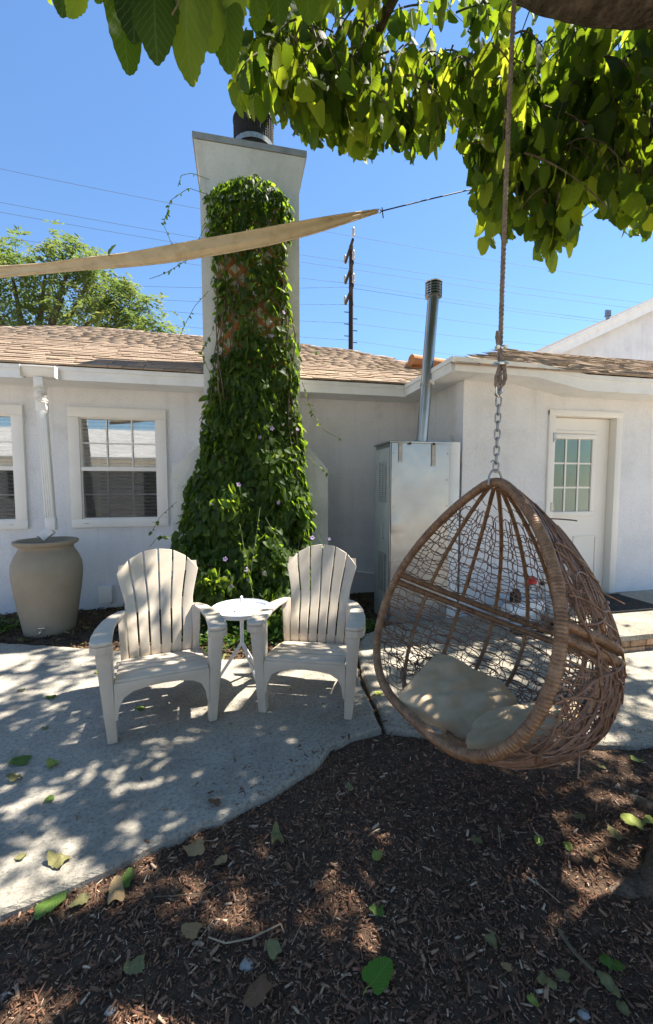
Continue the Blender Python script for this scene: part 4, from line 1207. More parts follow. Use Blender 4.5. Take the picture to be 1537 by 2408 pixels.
def cushion(name, label, cor, thick, seed, wr, sag=0.0):
    """soft pad from four corners: puffed, pinched at the edges, creased"""
    A, B, C_, D_ = [np.array(tuple(q)) for q in cor]
    nrm = np.cross(B - A, D_ - A); nrm /= np.linalg.norm(nrm)
    if nrm[2] < 0: nrm = -nrm
    n_ = 44
    vv = []
    for layer in (0, 1):
        for j in range(n_ + 1):
            for i in range(n_ + 1):
                p, q = i / n_ * 2 - 1, j / n_ * 2 - 1
                cc = 1 - .13 * (p * q) ** 4
                p2 = p * (1 - .03 * (1 - q * q) * abs(p) ** 3) * cc; q2 = q * (1 - .03 * (1 - p * p) * abs(q) ** 3) * cc
                s, t = (p2 + 1) / 2, (q2 + 1) / 2
                c = (A * (1 - s) + B * s) * (1 - t) + (D_ * (1 - s) + C_ * s) * t
                e = max(0, 1 - abs(p) ** 3) * max(0, 1 - abs(q) ** 3)
                w3 = Vector((p * 1.3 + .4 * q, q * .9, seed * 3.7))
                cr = .9 * noise.noise(w3) + .6 * noise.noise(w3 * 2.1)
                fold = 0
                for (fx, fy, fw) in ((.35, .6, .10), (-.3, .8, .08), (.75, .2, .07), (.1, 1.3, .09)):
                    dd = abs(p * .8 - fx + (q + .2) * .55 * fy + .12 * noise.noise(w3 * 1.7 + Vector((fx * 9, 0, 0))))
                    fold += math.exp(-(dd / fw) ** 2) * (.6 + .4 * noise.noise(w3 * 2 + Vector((0, fy * 9, 0))))
                edge = .014 * noise.noise(Vector((p * 3, q * 3, seed + 8.0)))
                h = (thick * .5 * e ** .42 + (wr * cr - wr * .8 * fold) * e ** .6) if layer else -thick * .45 * e ** .5
                h += -sag * (1 - p * p) * (1 - q * q) + edge
                vv.append(tuple(c + nrm * h))
    m2 = (n_ + 1) ** 2
    ff = []
    for j in range(n_):
        for i in range(n_):
            a = j * (n_ + 1) + i
            ff.append((a, a + 1, a + n_ + 2, a + n_ + 1)); ff.append((m2 + a, m2 + a + n_ + 1, m2 + a + n_ + 2, m2 + a + 1))
    o = MB().add(vv, ff).build(name, m_cush, None)
    me = o.data
    bm2 = bmesh.new(); bm2.from_mesh(me); bmesh.ops.remove_doubles(bm2, verts=bm2.verts, dist=.0004)
    bmesh.ops.recalc_face_normals(bm2, faces=bm2.faces); bm2.to_mesh(me); bm2.free()
    me.shade_smooth()
    tag(o, label, 'cushion')
    # piping round the seam
    ring = [i for i in range(n_ + 1)] + [j * (n_ + 1) + n_ for j in range(1, n_ + 1)] + [n_ * (n_ + 1) + i for i in range(n_ - 1, -1, -1)] + [j * (n_ + 1) for j in range(n_ - 1, 0, -1)]
    MB().tube([vv[i] for i in ring], .0045, 6, closed=True).build('piping', m_cush, o, smooth=True, local=True)
    return o
cushion('cushion', 'large crumpled beige cushion leaning inside the egg chair', (at_D(1030, 1528, 2.20), at_D(1232, 1640, 2.02), at_D(1130, 1770, 1.66), at_D(922, 1648, 1.86)), .13, 1, .020, .015)
cushion('cushion', 'beige seat cushion low in the egg chair behind the rim', (at_D(1120, 1690, 1.84), at_D(1372, 1640, 1.80), at_D(1350, 1738, 1.58), at_D(1085, 1772, 1.58)), .13, 2, .012, .025)

# ================================================================== ROPE AND CHAIN
apex = Vector(EA)
rtop = at_D(1213, -60, 1.80)
ch = thing('chain', 'grey steel chain linking the egg chair to the rope', 'chain', tuple(apex))
def link_mesh(L, W_, r):
    p = []
    for k in range(24):
        a = 2 * PI * k / 24
        p.append((W_ * math.cos(a), 0, (L if math.sin(a) >= 0 else -L) * .5 + W_ * math.sin(a)))
    return MB().tube(p, r, 7, closed=True).mesh('link')
lm = link_mesh(.024, .0115, .0038); lm.materials.append(m_steel); lm.shade_smooth()
dirc = (rtop - apex).normalized()
zq = dirc.to_track_quat('Z', 'Y').to_matrix().to_4x4()
dl = .0375
for k in range(9):
    o = link('chain_link', lm, ch)
    o.matrix_local = Matrix.Translation(dirc * (.062 + dl * k)) @ zq @ Matrix.Rotation(R(28 + (90 if k % 2 else 0)), 4, 'Z')
ub = MB().tube([apex + Vector((-.035, .0, -.02)), apex + Vector((-.033, 0, .02)), apex + Vector((-.018, 0, .045)), apex + Vector((.0, 0, .05)), apex + Vector((.018, 0, .042)), apex + Vector((.03, 0, .018)), apex + Vector((.033, 0, -.02))], .0055, 8)
ub.build('eye_bolt', m_steel, ch, smooth=True)
hk = apex + dirc * .085
MB().tube([hk + Vector((-.012, -.01, .0)), hk + Vector((-.026, -.012, .008)), hk + Vector((-.036, -.012, -.002))], .003, 6).build('clip', m_steel, ch, smooth=True)
sh0 = apex + dirc * (.062 + dl * 9 - .012)
MB().tube([sh0 + Vector((-.013, 0, .05)), sh0 + Vector((-.013, 0, .012)), sh0 + Vector((0, 0, -.004)), sh0 + Vector((.013, 0, .012)), sh0 + Vector((.013, 0, .05)), sh0 + Vector((0, 0, .064)), sh0 + Vector((-.013, 0, .05))], .0045, 8).build('shackle', m_chrome, ch, smooth=True)
MB().lathe([(0, -.02), (.012, -.02), (.012, -.006), (.006, -.005), (.006, .016), (0, .016)], 12, (0, 0, 0), cap=False).build('shackle_pin', m_chrome, ch, smooth=True, local=True).matrix_local = Matrix.Translation(sh0 - apex + Vector((0, -.004, .012))) @ Matrix.Rotation(R(90), 4, 'X')

rp = thing('rope', 'twisted brown rope hanging from the branch above the chain', 'rope', tuple(sh0))
r0 = sh0 + dirc * .05
def twist(mb, pts, R_, r_, pitch, strands=3):
    p = resample([tuple(q) for q in pts], .006)
    tg = np.gradient(p, axis=0); tg /= np.linalg.norm(tg, axis=1)[:, None]
    nx1 = np.cross(tg, [0.3, 1, 0.1]); nx1 /= np.linalg.norm(nx1, axis=1)[:, None]
    ny1 = np.cross(tg, nx1)
    s = np.arange(len(p)) * .006
    for k in range(strands):
        a = 2 * PI * (s / pitch + k / strands)
        mb.tube(p + R_ * (np.cos(a)[:, None] * nx1 + np.sin(a)[:, None] * ny1), r_, 6)
    return mb
mid = r0.lerp(rtop, .5) + Vector((-.012, 0, 0))
path = [tuple((1 - t) ** 2 * np.array(r0) + 2 * t * (1 - t) * np.array(mid) + t * t * np.array(rtop)) for t in np.linspace(0, 1, 40)]
twist(MB(), path, .0054, .006, .062).build('strands', m_rope, rp, smooth=True)
# the turned-back tail and the eye round the shackle
twist(MB(), [r0 + Vector((.014, -.006, .0)), r0 + Vector((.026, -.006, .03)), r0 + Vector((.012, -.014, .075)), r0 + Vector((-.006, -.018, .12)), r0 + Vector((-.020, -.016, .165)), r0 + Vector((-.026, -.012, .21)), r0 + Vector((-.02, -.008, .235))], .0046, .0052, .06).build('tail', m_rope, rp, smooth=True)
twist(MB(), [r0 + Vector((-.004, -.004, .08)), r0 + Vector((-.022, -.006, .03)), r0 + Vector((-.016, 0, -.005)), r0 + Vector((0, 0, -.022)), r0 + Vector((.016, 0, .0)), r0 + Vector((.014, -.006, .02))], .0042, .0048, .05).build('eye', m_rope, rp, smooth=True)
for (h, ang) in ((.165, -20), (.092, 70)):
    c0 = r0 + dirc * h + Vector((-.008, -.014, 0))
    ca_, sa_ = math.cos(R(ang)), math.sin(R(ang))
    ax1, ax2 = Vector((ca_, sa_, .05)), Vector((-sa_, ca_, .1))
    cl = MB().bar(c0 - ax1 * .026, c0 + ax1 * .026, .022, .016).build('clamp', m_chrome, rp, bevel=.003)
    for s in (-1, 1):
        q = c0 + ax1 * .017 * s
        MB().tube([q - ax2 * .03, q + ax2 * .032], .0042, 7).build('clamp_bolt', m_chrome, cl, smooth=True)
        MB().tube([q - ax2 * .022, q - ax2 * .010], .0088, 6).build('clamp_nut', m_chrome, cl)

# ================================================================== SHADE SAIL ROLLED TO A STRIP
sp_ = [(-420, 668, 2.15, 26), (-200, 655, 2.2, 26), (0, 640, 2.3, 23), (110, 632, 2.35, 20), (200, 622, 2.4, 24), (300, 612, 2.45, 30), (420, 594, 2.52, 38), (540, 574, 2.6, 41), (640, 556, 2.68, 40), (740, 534, 2.78, 33), (830, 511, 2.9, 18), (888, 497, 3.0, 7)]
sail = thing('shade_sail', 'beige shade sail pulled into a narrow strip across the chimney', 'shade sail', tuple(at_D(0, 640, 2.3)))
nn = 90
uu = np.linspace(-420, 888, nn)
cols_ = [np.interp(uu, [q[0] for q in sp_], [q[k] for q in sp_]) for k in range(4)]
for c_ in (1, 3):
    for _ in range(3): cols_[c_][1:-1] = (cols_[c_][:-2] + 2 * cols_[c_][1:-1] + cols_[c_][2:]) / 4
sv, NC = [], 16
for i in range(nn):
    c0 = np.array(tuple(at_D(uu[i], cols_[1][i], cols_[2][i])))
    hh = cols_[3][i] / FPX * cols_[2][i] * .5
    tw = .5 + .9 * math.sin(i * .035)
    for k in range(NC):
        a = 2 * PI * k / NC
        # flattened folded section, creased on the near side
        y = math.cos(a) * hh * .28 * (1 + .35 * math.sin(3 * a + i * .05)); z = math.sin(a) * hh * (1 + .06 * noise.noise(Vector((i * .11, k * .4, 0))))
        y += .010 * noise.noise(Vector((i * .06, math.sin(a) * 2.2, 4)))
        sv.append(tuple(c0 + FW * y + np.array([0, 0, 1]) * z))
sfm = MB().add(sv, [(i * NC + k, i * NC + (k + 1) % NC, (i + 1) * NC + (k + 1) % NC, (i + 1) * NC + k) for i in range(nn - 1) for k in range(NC)] + [tuple(range(NC)), tuple((nn - 1) * NC + k for k in range(NC))])
sfm.build('fabric', m_sail, sail, smooth=True)
hem = MB()
for sgn in (1, -1):
    hem = MB().tube([tuple(np.array(sv[i * NC + (4 if sgn > 0 else 12)]) - FW * .004) for i in range(nn)], .0055, 6)
    hem.build('hem', m_sail, sail, smooth=True)
e0 = at_D(890, 496, 3.0)
ring = [e0 + Vector((.012 * math.cos(a) + .01, 0, .014 * math.sin(a))) for a in np.linspace(0, 2 * PI, 16, endpoint=False)]
MB().tube(ring, .0035, 6, closed=True).build('ring', m_chrome, sail, smooth=True)
MB().tube([e0 + Vector((.03, 0, .028)), e0 + Vector((.04, 0, -.045))], .004, 6).build('toggle', m_dark, sail, smooth=True)
MB().tube([e0 + Vector((.02, 0, .0)), at_D(1000, 471, 3.1), at_D(1140, 438, 3.2), at_D(1330, 380, 3.35), at_D(1420, 300, 3.3)], .0045, 6).build('cord', m_dark, sail, smooth=True)

# ================================================================== UTILITY POLE AND WIRES
PY = 24.8
pb = at_Y(826, 700, PY)
pole = thing('utility_pole', 'dark wooden utility pole with three crossarms beyond the roof', 'utility pole', (pb.x, PY, 0))
ptz = at_Y(829, 578, PY).z
MB().tube([(pb.x, PY, 0), (pb.x, PY, ptz * .6), (pb.x, PY, ptz)], [.19, .15, .125], 12).build('pole', m_pole, pole, smooth=True)
ARM = []
for k, (vn, vf) in enumerate(((562, 618), (616, 666), (670, 715))):
    nr, fr_ = at_Y(832, vn, PY - 1.4), at_Y(812, vf, PY + 1.4)
    zc = (nr.z + fr_.z) / 2
    nr = Vector((nr.x, nr.y, zc)); fr_ = Vector((fr_.x, fr_.y, zc))
    am = MB().bar(nr.lerp(fr_, .06), nr.lerp(fr_, .94), .12, .14).build('crossarm', m_pole, pole)
    for q in (nr, fr_):
        MB().lathe([(0, 0), (.07, .0), (.095, .06), (.07, .12), (.09, .2), (.07, .28), (.095, .36), (.065, .46), (.04, .5), (0, .5)], 10, (q.x, q.y, q.z + .07), cap=False).build('insulator', m_porc, am, smooth=True)
        ARM.append(q + Vector((0, 0, .55)))
    MB().bar(Vector((pb.x + .14, PY, zc - .6)), nr.lerp(fr_, .25), .05, .05).build('brace', m_pole, am)
for k in range(6):
    z = at_Y(826, 735 + 14 * k, PY).z
    s = 1 if k % 2 else -1
    MB().bar((pb.x + s * .12, PY, z), (pb.x + s * .42, PY, z), .04, .04).build('climbing_peg', m_pole, pole)
wires = [((0, 385), (832, 556), (1537, 662), 'topmost power line crossing the sky behind the chimney'),
         ((0, 464), (832, 618), (1537, 707), 'second power line from the top, met by the middle crossarm'),
         ((0, 487), (812, 631), (1537, 722), 'third power line from the top, just below the second'),
         ((0, 545), (832, 668), (1430, 745), 'fourth power line from the top, just above its close twin'),
         ((330, 662), (812, 675), (1430, 751), 'fifth power line from the top, lower of a close pair'),
         ((300, 690), (812, 716), (1360, 780), 'sixth power line, leaving the lowest crossarm'),
         ((300, 712), (826, 760), (1340, 808), 'thin power line below the lowest crossarm'),
         ((300, 742), (826, 800), (1300, 852), 'low cable second from the roofline'),
         ((430, 775), (826, 828), (1240, 878), 'lowest cable just above the roofline')]
for (a, b, c_, lab) in wires:
    A_, B_, C2 = at_Y(*a, PY - 1), at_Y(*b, PY), at_Y(*c_, PY - 1)
    A_ = A_ + (A_ - B_) * .6; C2 = C2 + (C2 - B_) * .7
    pts = []
    for (p, q) in ((A_, B_), (B_, C2)):
        for t in np.linspace(0, 1, 18):
            r_ = p.lerp(q, t); pts.append((r_.x, r_.y, r_.z - .25 * 4 * t * (1 - t)))
    o = MB().tube(pts, .009, 5).build('power_line', m_wire, None)
    tag(o, lab, 'power line', 'power lines across the sky')

# ================================================================== TREE BEHIND THE ROOF
def leaf_card(L, W_):
    v = [(0, 0, 0), (W_ * .5, L * .35, .01 * L), (0, L, -.08 * L), (-W_ * .5, L * .35, .01 * L)]
    return np.array(v), np.array([(0, 1, 2), (0, 2, 3)])
pt = thing('pepper_tree', 'feathery light green tree rising behind the roof on the left', 'tree', (-6.6, 14.5, 0))
tk = MB().tube([(-6.6, 14.5, 0), (-6.5, 14.5, 2.5), (-6.2, 14.4, 4.2)], [.34, .28, .22], 12).build('trunk', m_bark, pt, smooth=True)
g = np.random.default_rng(11)
locs, rots, scs, rn = [], [], [], []
LB = []
blobs = []
for (u, v, y, ru, rv, n_) in ((-60, 640, 14.2, 90, 70, 9), (40, 690, 14.5, 110, 75, 12), (110, 625, 14.0, 80, 40, 7), (170, 610, 14.0, 60, 45, 7), (225, 640, 13.8, 55, 35, 6), (150, 700, 14.3, 110, 60, 12), (250, 720, 14.0, 80, 45, 9), (60, 750, 14.6, 120, 50, 10),
                              (200, 765, 13.9, 110, 35, 9), (300, 755, 13.8, 60, 25, 5), (360, 770, 13.6, 50, 15, 4), (20, 600, 14.4, 50, 25, 4), (-120, 720, 14.5, 90, 70, 8), (285, 665, 13.7, 30, 18, 3), (-30, 800, 14.5, 150, 40, 9), (320, 730, 13.7, 12, 40, 3), (268, 715, 13.9, 14, 35, 2)):
    c0 = np.array(tuple(at_Y(u, v, y)))
    sx_ = ru / FPX * y; sz_ = rv / FPX * y
    LB.append((c0, sx_))
    for _ in range(n_ * 3):
        o = g.normal(size=3) * np.array([sx_ * .48, sx_ * .45, sz_ * .5])
        blobs.append((c0 + o, g.random()))
for (c0, tone) in blobs:
    n_ = 62
    # a drooping spray: leaflets in pairs along fine twigs
    out = g.normal(size=3) * np.array([1, 1, .35]); out /= np.linalg.norm(out)
    for s_ in range(5):
        dirn = out + g.normal(size=3) * .7; dirn /= np.linalg.norm(dirn)
        st = c0 + g.normal(size=3) * .13
        tt = np.linspace(0, 1, n_ // 5)
        ln = g.uniform(.3, .62)
        pts = st + dirn * (tt * ln)[:, None] + np.array([0, 0, -1]) * (tt ** 2 * ln * .5)[:, None]
        sd = np.cross(dirn, [0, 0, 1]); sd /= np.linalg.norm(sd) + 1e-6
        for i, p in enumerate(pts):
            y = sd * (1 if i % 2 else -1) + dirn * .6 + np.array([0, 0, -.3]) + g.normal(size=3) * .25
            locs.append(p); rots.append(y); scs.append(g.uniform(.7, 1.3)); rn.append(np.clip(tone * .75 + g.normal() * .14, 0, 1))
locs, rots = np.array(locs), np.array(rots)
tv, tf = leaf_card(.16, .055)
mass('crown', m_pep, tv, tf, frames(rots, g.normal(size=(len(locs), 3)) * .5 + np.array([0, 0, 1])), locs, np.array(scs), np.array(rn), pt)
for (c0, s_) in LB[:12]:
    st = np.array([-6.2, 14.4, 4.2])
    MB().tube([st, st * .5 + c0 * .5 + np.array([0, 0, .25]), c0], [.13, .08, .025], 7).build('branch', m_bark, pt, smooth=True)

# ================================================================== TRELLIS AND CLIMBING VINE
tl = thing('trellis', 'orange brown wooden lattice fixed to the chimney behind the vine', 'trellis', (.17, CHY, 0))
TX0, TX1, TZ0, TZ1 = -.20, .53, .2, 4.42
for sgn in (1, -1):
    k = -30
    while k < 40:
        # 45 degree slats clipped to the panel
        c0 = k * .172
        pts = []
        if sgn > 0: f_ = lambda x: c0 + (x - TX0)
        else: f_ = lambda x: c0 + (TX1 - x)
        xa, xb = TX0, TX1
        za, zb = f_(xa), f_(xb)
        def clip(x, z):
            zz = min(max(z, TZ0), TZ1)
            xx = (TX0 + (zz - c0)) if sgn > 0 else (TX1 - (zz - c0))
            return (min(max(xx, TX0), TX1), zz)
        p, q = clip(xa, za), clip(xb, zb)
        if math.hypot(p[0] - q[0], p[1] - q[1]) > .12 and TZ0 <= p[1] <= TZ1 and TZ0 <= q[1] <= TZ1:
            yy = CHY - .028 if sgn > 0 else CHY - .018
            MB().bar((p[0], yy, p[1]), (q[0], yy, q[1]), .009, .036, (-1, 0, 1) if sgn > 0 else (1, 0, 1)).build('slat', m_wood, tl)
        k += 1

def leaf_tpl(L, Wd, n, serr=.0, fold=.25, droop=.2, heart=.42, seed=0, curl=0):
    """leaf lying in XY, stalk end at the origin, length along +Y; returns verts, tris, uv"""
    g_ = random.Random(seed)
    v, uv, mid, le, ri = [], [], [], [], []
    for i in range(n + 1):
        s = i / n
        ym = L * (1 - math.cos(PI * s)) / 2
        x = Wd / 2 * math.sin(PI * s) ** .85 * (1.32 - .80 * s) * 1.02
        ye = ym - heart * L * math.sin(PI * s) * (1 - s) ** 2
        if 0 < i < n and serr: x *= 1 + serr * (1 if i % 2 else -1); ye += serr * .3 * L * (1 if i % 2 else -1)
        zf = lambda yy, xx: -droop * (max(0, yy) / L) ** 2 * L + fold * abs(xx) - curl * xx * xx / Wd * 4 + .012 * L * math.sin(yy / L * 22 + abs(xx) / L * 9) * (abs(xx) / (Wd / 2))
        mid.append(len(v)); v.append((0, ym, zf(ym, 0))); uv.append((.5, ym / L))
        if 0 < i < n:
            j = 1 + .06 * g_.uniform(-1, 1)
            le.append(len(v)); v.append((-x * j, ye, zf(ye, x))); uv.append((.5 - .5 * x / (Wd / 2), ye / L))
            ri.append(len(v)); v.append((x / j, ye, zf(ye, x))); uv.append((.5 + .5 * x / (Wd / 2), ye / L))
    f = []
    for sd, fl_ in ((le, 0), (ri, 1)):
        f.append((mid[0], mid[1], sd[0]) if not fl_ else (mid[0], sd[0], mid[1]))
        for i in range(1, n - 1):
            a, b, c_, d = mid[i], mid[i + 1], sd[i], sd[i - 1]
            if not fl_: f += [(a, b, c_), (a, c_, d)]
            else: f += [(a, c_, b), (a, d, c_)]
        f.append((mid[n - 1], mid[n], sd[-1]) if not fl_ else (mid[n - 1], sd[-1], mid[n]))
    return np.array(v), np.array(f), np.array(uv)
def leaf_mesh(name, tpl, mat, stalk=0, L=1):
    me = bpy.data.meshes.new(name)
    v, f, uv = tpl
    me.from_pydata([tuple(p) for p in v], [], [tuple(map(int, q)) for q in f])
    u = me.uv_layers.new(name='UVMap')
    li = np.empty(len(me.loops), np.int32); me.loops.foreach_get('vertex_index', li)
    u.data.foreach_set('uv', uv[li].reshape(-1).astype(np.float32))
    if stalk:
        nv = len(me.vertices)
        bm2 = bmesh.new(); bm2.from_mesh(me)
        r_ = stalk
        ring = []
        for (y, z) in ((.02 * L, .0), (-.16 * L, .02 * L), (-.32 * L, .10 * L)):
            ring.append([bm2.verts.new((r_ * math.cos(a), y, z + r_ * math.sin(a) - r_)) for a in (0, 2.1, 4.2)])
        for a_, b_ in zip(ring[:-1], ring[1:]):
            for k in range(3): bm2.faces.new((a_[k], a_[(k + 1) % 3], b_[(k + 1) % 3], b_[k]))
        bm2.to_mesh(me); bm2.free()
    me.materials.append(mat)
    me.shade_smooth()
    return me

vine = thing('climbing_vine', 'dense green flowering vine climbing the front of the chimney', 'vine', (.1, 4.3, 0))
g = np.random.default_rng(21)
# outline of the vine: height, left, right, depth in front of the chimney
VZ = [-.02, .25, .65, .90, 1.38, 1.83, 2.35, 2.95, 3.4, 3.8, 4.15, 4.4, 4.52, 4.6]
VL = [-.50, -.58, -.66, -.66, -.58, -.40, -.30, -.25, -.22, -.25, -.29, -.26, -.12, .10]
VR = [.62, .74, .82, .81, .775, .705, .665, .665, .57, .53, .57, .60, .50, .28]
VD = [.75, .72, .62, .55, .42, .34, .26, .20, .16, .15, .20, .24, .2, .12]
def vine_pts(N, den=None):
    z = g.uniform(-.02, 4.6, N * 3)
    xl, xr, dp = np.interp(z, VZ, VL), np.interp(z, VZ, VR), np.interp(z, VZ, VD)
    x = g.uniform(-.75, .9, N * 3)
    q = (x - (xl + xr) / 2) / ((xr - xl) / 2)
    nz_ = np.array([noise.noise(Vector((a * 3.1, b * 3.1, 1.7))) for a, b in zip(x, z)])
    ok = np.abs(q) < 1 + .12 * nz_
    # thinner cover between 2.6 and 4.1 m, so that the lattice shows
    thin = np.exp(-((z - 3.35) / .75) ** 4) * (.55 + .9 * (nz_ + .2 * (np.abs(q + .15) < .5)))
    ok &= g.random(len(z)) > np.clip(thin, 0, .95)
    x, z, q, dp = x[ok][:N], z[ok][:N], q[ok][:N], dp[ok][:N]
    nz_ = nz_[ok][:N]
    prof_ = np.sqrt(np.clip(1 - np.abs(q) ** 2.6, 0.02, 1))
    lump = 1 + .28 * nz_
    depth = dp * prof_ * lump
    y = CHY - .03 - depth * (1 - .35 * g.random(len(x)) ** 1.3)
    return x, y, z, q
x, y, z, q = vine_pts(11500)
N = len(x)
nrm = np.stack([q * 1.3 + g.normal(size=N) * .55, -1 + .5 * np.abs(q) + g.normal(size=N) * .35, .55 + g.normal(size=N) * .4], 1)
ydir = np.stack([g.normal(size=N) * .5 + q * .3, -.35 + g.normal(size=N) * .3, -.9 + g.normal(size=N) * .4], 1)
rt_ = frames(ydir, nrm)
sc = np.clip(g.lognormal(-.08, .36, N), .4, 1.9) * np.interp(z, [0, 1, 2.5, 4.6], [1.0, 1.08, .95, .82])
rn = np.clip(g.beta(1.6, 2.0, N), 0, 1)
tpl_i = leaf_tpl(.062, .048, 5, 0, .35, .25, .36, 3)
lo_i = leaf_tpl(.062, .048, 4, 0, .35, .25, .36, 3)
front_rank = y - np.interp(z, VZ, [CHY - d for d in VD])
order = np.argsort(front_rank - .04 * sc)
pick = order[:300]; rest = order[300:]
imesh = [leaf_mesh('leaf', leaf_tpl(.062, .048 + .005 * k, 6, 0, .2 + .15 * k, .15 + .15 * k, .36, k), m_ivy_o) for k in range(3)]
vo_ = ORG[vine.name]
for k, i in enumerate(pick):
    o = link('leaf', imesh[k % 3], vine)
    m4 = Matrix([list(r_) for r_ in rt_[i]]).to_4x4()
    o.matrix_local = Matrix.Translation(Vector((x[i], y[i], z[i])) - vo_) @ m4 @ Matrix.Scale(float(sc[i]), 4)
mass('foliage', m_ivy_a, lo_i[0], lo_i[1], rt_[rest], np.stack([x, y, z], 1)[rest], sc[rest], rn[rest], vine, lo_i[2])
# inner stems, tendrils waving free
for k in range(26):
    x0 = g.uniform(-.35, .6); ph = g.uniform(0, 6)
    pts = []
    for zz in np.linspace(-.05, g.uniform(2.5, 4.4), 30):
        xl, xr, dp = np.interp(zz, VZ, VL), np.interp(zz, VZ, VR), np.interp(zz, VZ, VD)
        pts.append((np.clip(x0, xl + .08, xr - .08) + .05 * math.sin(zz * 3 + ph), CHY - .05 - dp * (.3 + .4 * ((k * 7) % 10) / 10), zz))
    MB().tube(pts, .006, 5).build('stem', m_twig, vine, smooth=True)
tend = [[(-.28, 4.35), (-.45, 4.38), (-.62, 4.25), (-.70, 4.02), (-.62, 3.82)], [(-.30, 4.05), (-.40, 3.85), (-.52, 3.68), (-.70, 3.55), (-.85, 3.48)], [(-.25, 4.5), (-.42, 4.55), (-.52, 4.5), (-.55, 4.38)],
        [(-.28, 3.42), (-.42, 3.25), (-.52, 3.05), (-.58, 2.9)], [(-.25, 3.0), (-.36, 2.8), (-.30, 2.62), (-.2, 2.5)], [(.66, 2.5), (.80, 2.2), (.92, 2.02), (1.12, 1.92)], [(.72, 1.75), (.86, 1.62), (.95, 1.55)], [(.2, 1.2), (.15, .9), (.1, .6)],
        [(.82, .9), (.9, .7), (1.0, .45)], [(.67, 2.95), (.78, 2.95), (.86, 2.85)], [(.25, 1.1), (.4, .8), (.5, .5)], [(.0, 1.05), (.05, .75), (.12, .35)], [(-.62, 1.25), (-.78, 1.1), (-.86, .95)], [(-.62, .95), (-.80, .9), (-.88, .8)]]
tl_l, tl_r, tl_s, tl_n = [], [], [], []
m_gstem = M('green_stem', [(.10, .14, .04), (.16, .2, .06)], scale=20, rough=.7)
for pts2 in tend:
    p3 = []
    for (a, b) in pts2:
        dp = np.interp(b, VZ, VD)
        inside = np.interp(b, VZ, VL) < a < np.interp(b, VZ, VR)
        p3.append((a, CHY - (dp * 1.15 + .05 if inside else dp * .5 + .04), b))
    p3 = resample(p3, .03)
    MB().tube(p3, .0028, 5).build('tendril', m_gstem, vine, smooth=True)
    for p in p3[2:]:
        if g.random() < .55:
            tl_l.append(p); tl_r.append(g.normal(size=3) * .6 + np.array([0, -.3, -.6])); tl_s.append(g.uniform(.35, .8)); tl_n.append(g.random())
tl_l = np.array(tl_l)
mass('tendril_leaves', m_ivy_a, lo_i[0], lo_i[1], frames(np.array(tl_r), g.normal(size=(len(tl_l), 3)) + np.array([0, -1, .5])), tl_l, np.array(tl_s), np.array(tl_n), vine, lo_i[2])
# lilac flowers
fm = MB()
for k in range(5):
    a = 2 * PI * k / 5
    c_, s_ = math.cos(a), math.sin(a)
    def rp_(px, py, pz): return (px * c_ - py * s_, px * s_ + py * c_, pz)
    fm.add([rp_(.002, 0, 0), rp_(.016, -.010, .006), rp_(.027, -.004, .003), rp_(.027, .005, .003), rp_(.016, .010, .006)], [(0, 1, 2, 3, 4)])
fm.lathe([(.004, -.02), (.003, 0)], 6)
fme = fm.mesh('flower'); fme.materials.append(m_flower)
for (u, v) in ((488, 543), (640, 1008), (647, 1080), (562, 1140), (655, 1182), (500, 1182), (612, 1028), (580, 1340), (622, 1348), (585, 1362), (775, 1268), (735, 1265), (600, 690), (668, 735), (700, 1010), (640, 790), (545, 1380), (530, 1315)):
    zz = at_Y(u, v, 4.3).z
    xx = at_Y(u, v, CHY - np.interp(zz, VZ, VD) - .03)
    o = link('flower', fme, vine)
    o.matrix_local = Matrix.Translation(xx - vo_) @ Vector((random.gauss(0, .3), -1, .3 + random.gauss(0, .3))).to_track_quat('Z', 'Y').to_matrix().to_4x4() @ Matrix.Scale(random.uniform(.65, 1.0), 4)
# low weeds in the bed round the vine's foot
n_ = 1500
cx_ = g.choice([-.2, .15, .5, 1.05, 1.25, -2.45], n_); cyv = np.where(cx_ > .9, 3.65, np.where(cx_ < -2, 4.55, 3.75))
wx, wy = cx_ + g.normal(size=n_) * .16, cyv + g.normal(size=n_) * .13
ok = ~in_poly(wx, wy, SLAB) & ~in_poly(wx, wy, SLAB2) & (wx < 1.45)
wx, wy = wx[ok], wy[ok]
wz = -.02 + np.abs(g.normal(size=len(wx))) * .05
o = mass('weeds', m_weed, *leaf_card(.05, .03), frames(np.stack([g.normal(size=len(wx)), g.normal(size=len(wx)), g.normal(size=len(wx)) * .5 + .2], 1), g.normal(size=(len(wx), 3)) * .4 + np.array([0, 0, 1])), np.stack([wx, wy, wz], 1), g.uniform(.6, 1.4, len(wx)), g.random(len(wx)))
tag(o, 'low green weeds in the bed at the foot of the vine', 'weeds')

# ================================================================== MULBERRY TREE OVERHEAD
tree = thing('mulberry_tree', 'large mulberry tree whose leafy branches hang over the patio', 'tree', (1.70, .98, 0))
def gnarl(pts, radii, n=18, sub=10, amp=.12, sd=0):
    P_ = np.array(pts, float); m_ = len(P_)
    s = np.linspace(0, m_ - 1, (m_ - 1) * sub + 1)
    q = np.stack([np.interp(s, range(m_), P_[:, i]) for i in range(3)], 1)
    for _ in range(sub): q[1:-1] = (q[:-2] + q[1:-1] * 2 + q[2:]) / 4
    rr = np.interp(s, range(m_), radii)
    mb = MB().tube(q, rr, n)
    vv = []
    for (a, b, c_) in mb.v:
        k = noise.noise(Vector((a * 6, b * 6, c_ * 3 + sd))) * amp + noise.noise(Vector((a * 19, b * 19, c_ * 7 + sd))) * amp * .4
        i = int(np.argmin(((q - np.array([a, b, c_])) ** 2).sum(1)))
        d = Vector((a, b, c_)) - Vector(q[i])
        vv.append(tuple(Vector(q[i]) + d * (1 + k * 1.3)))
    mb.v = vv
    return mb
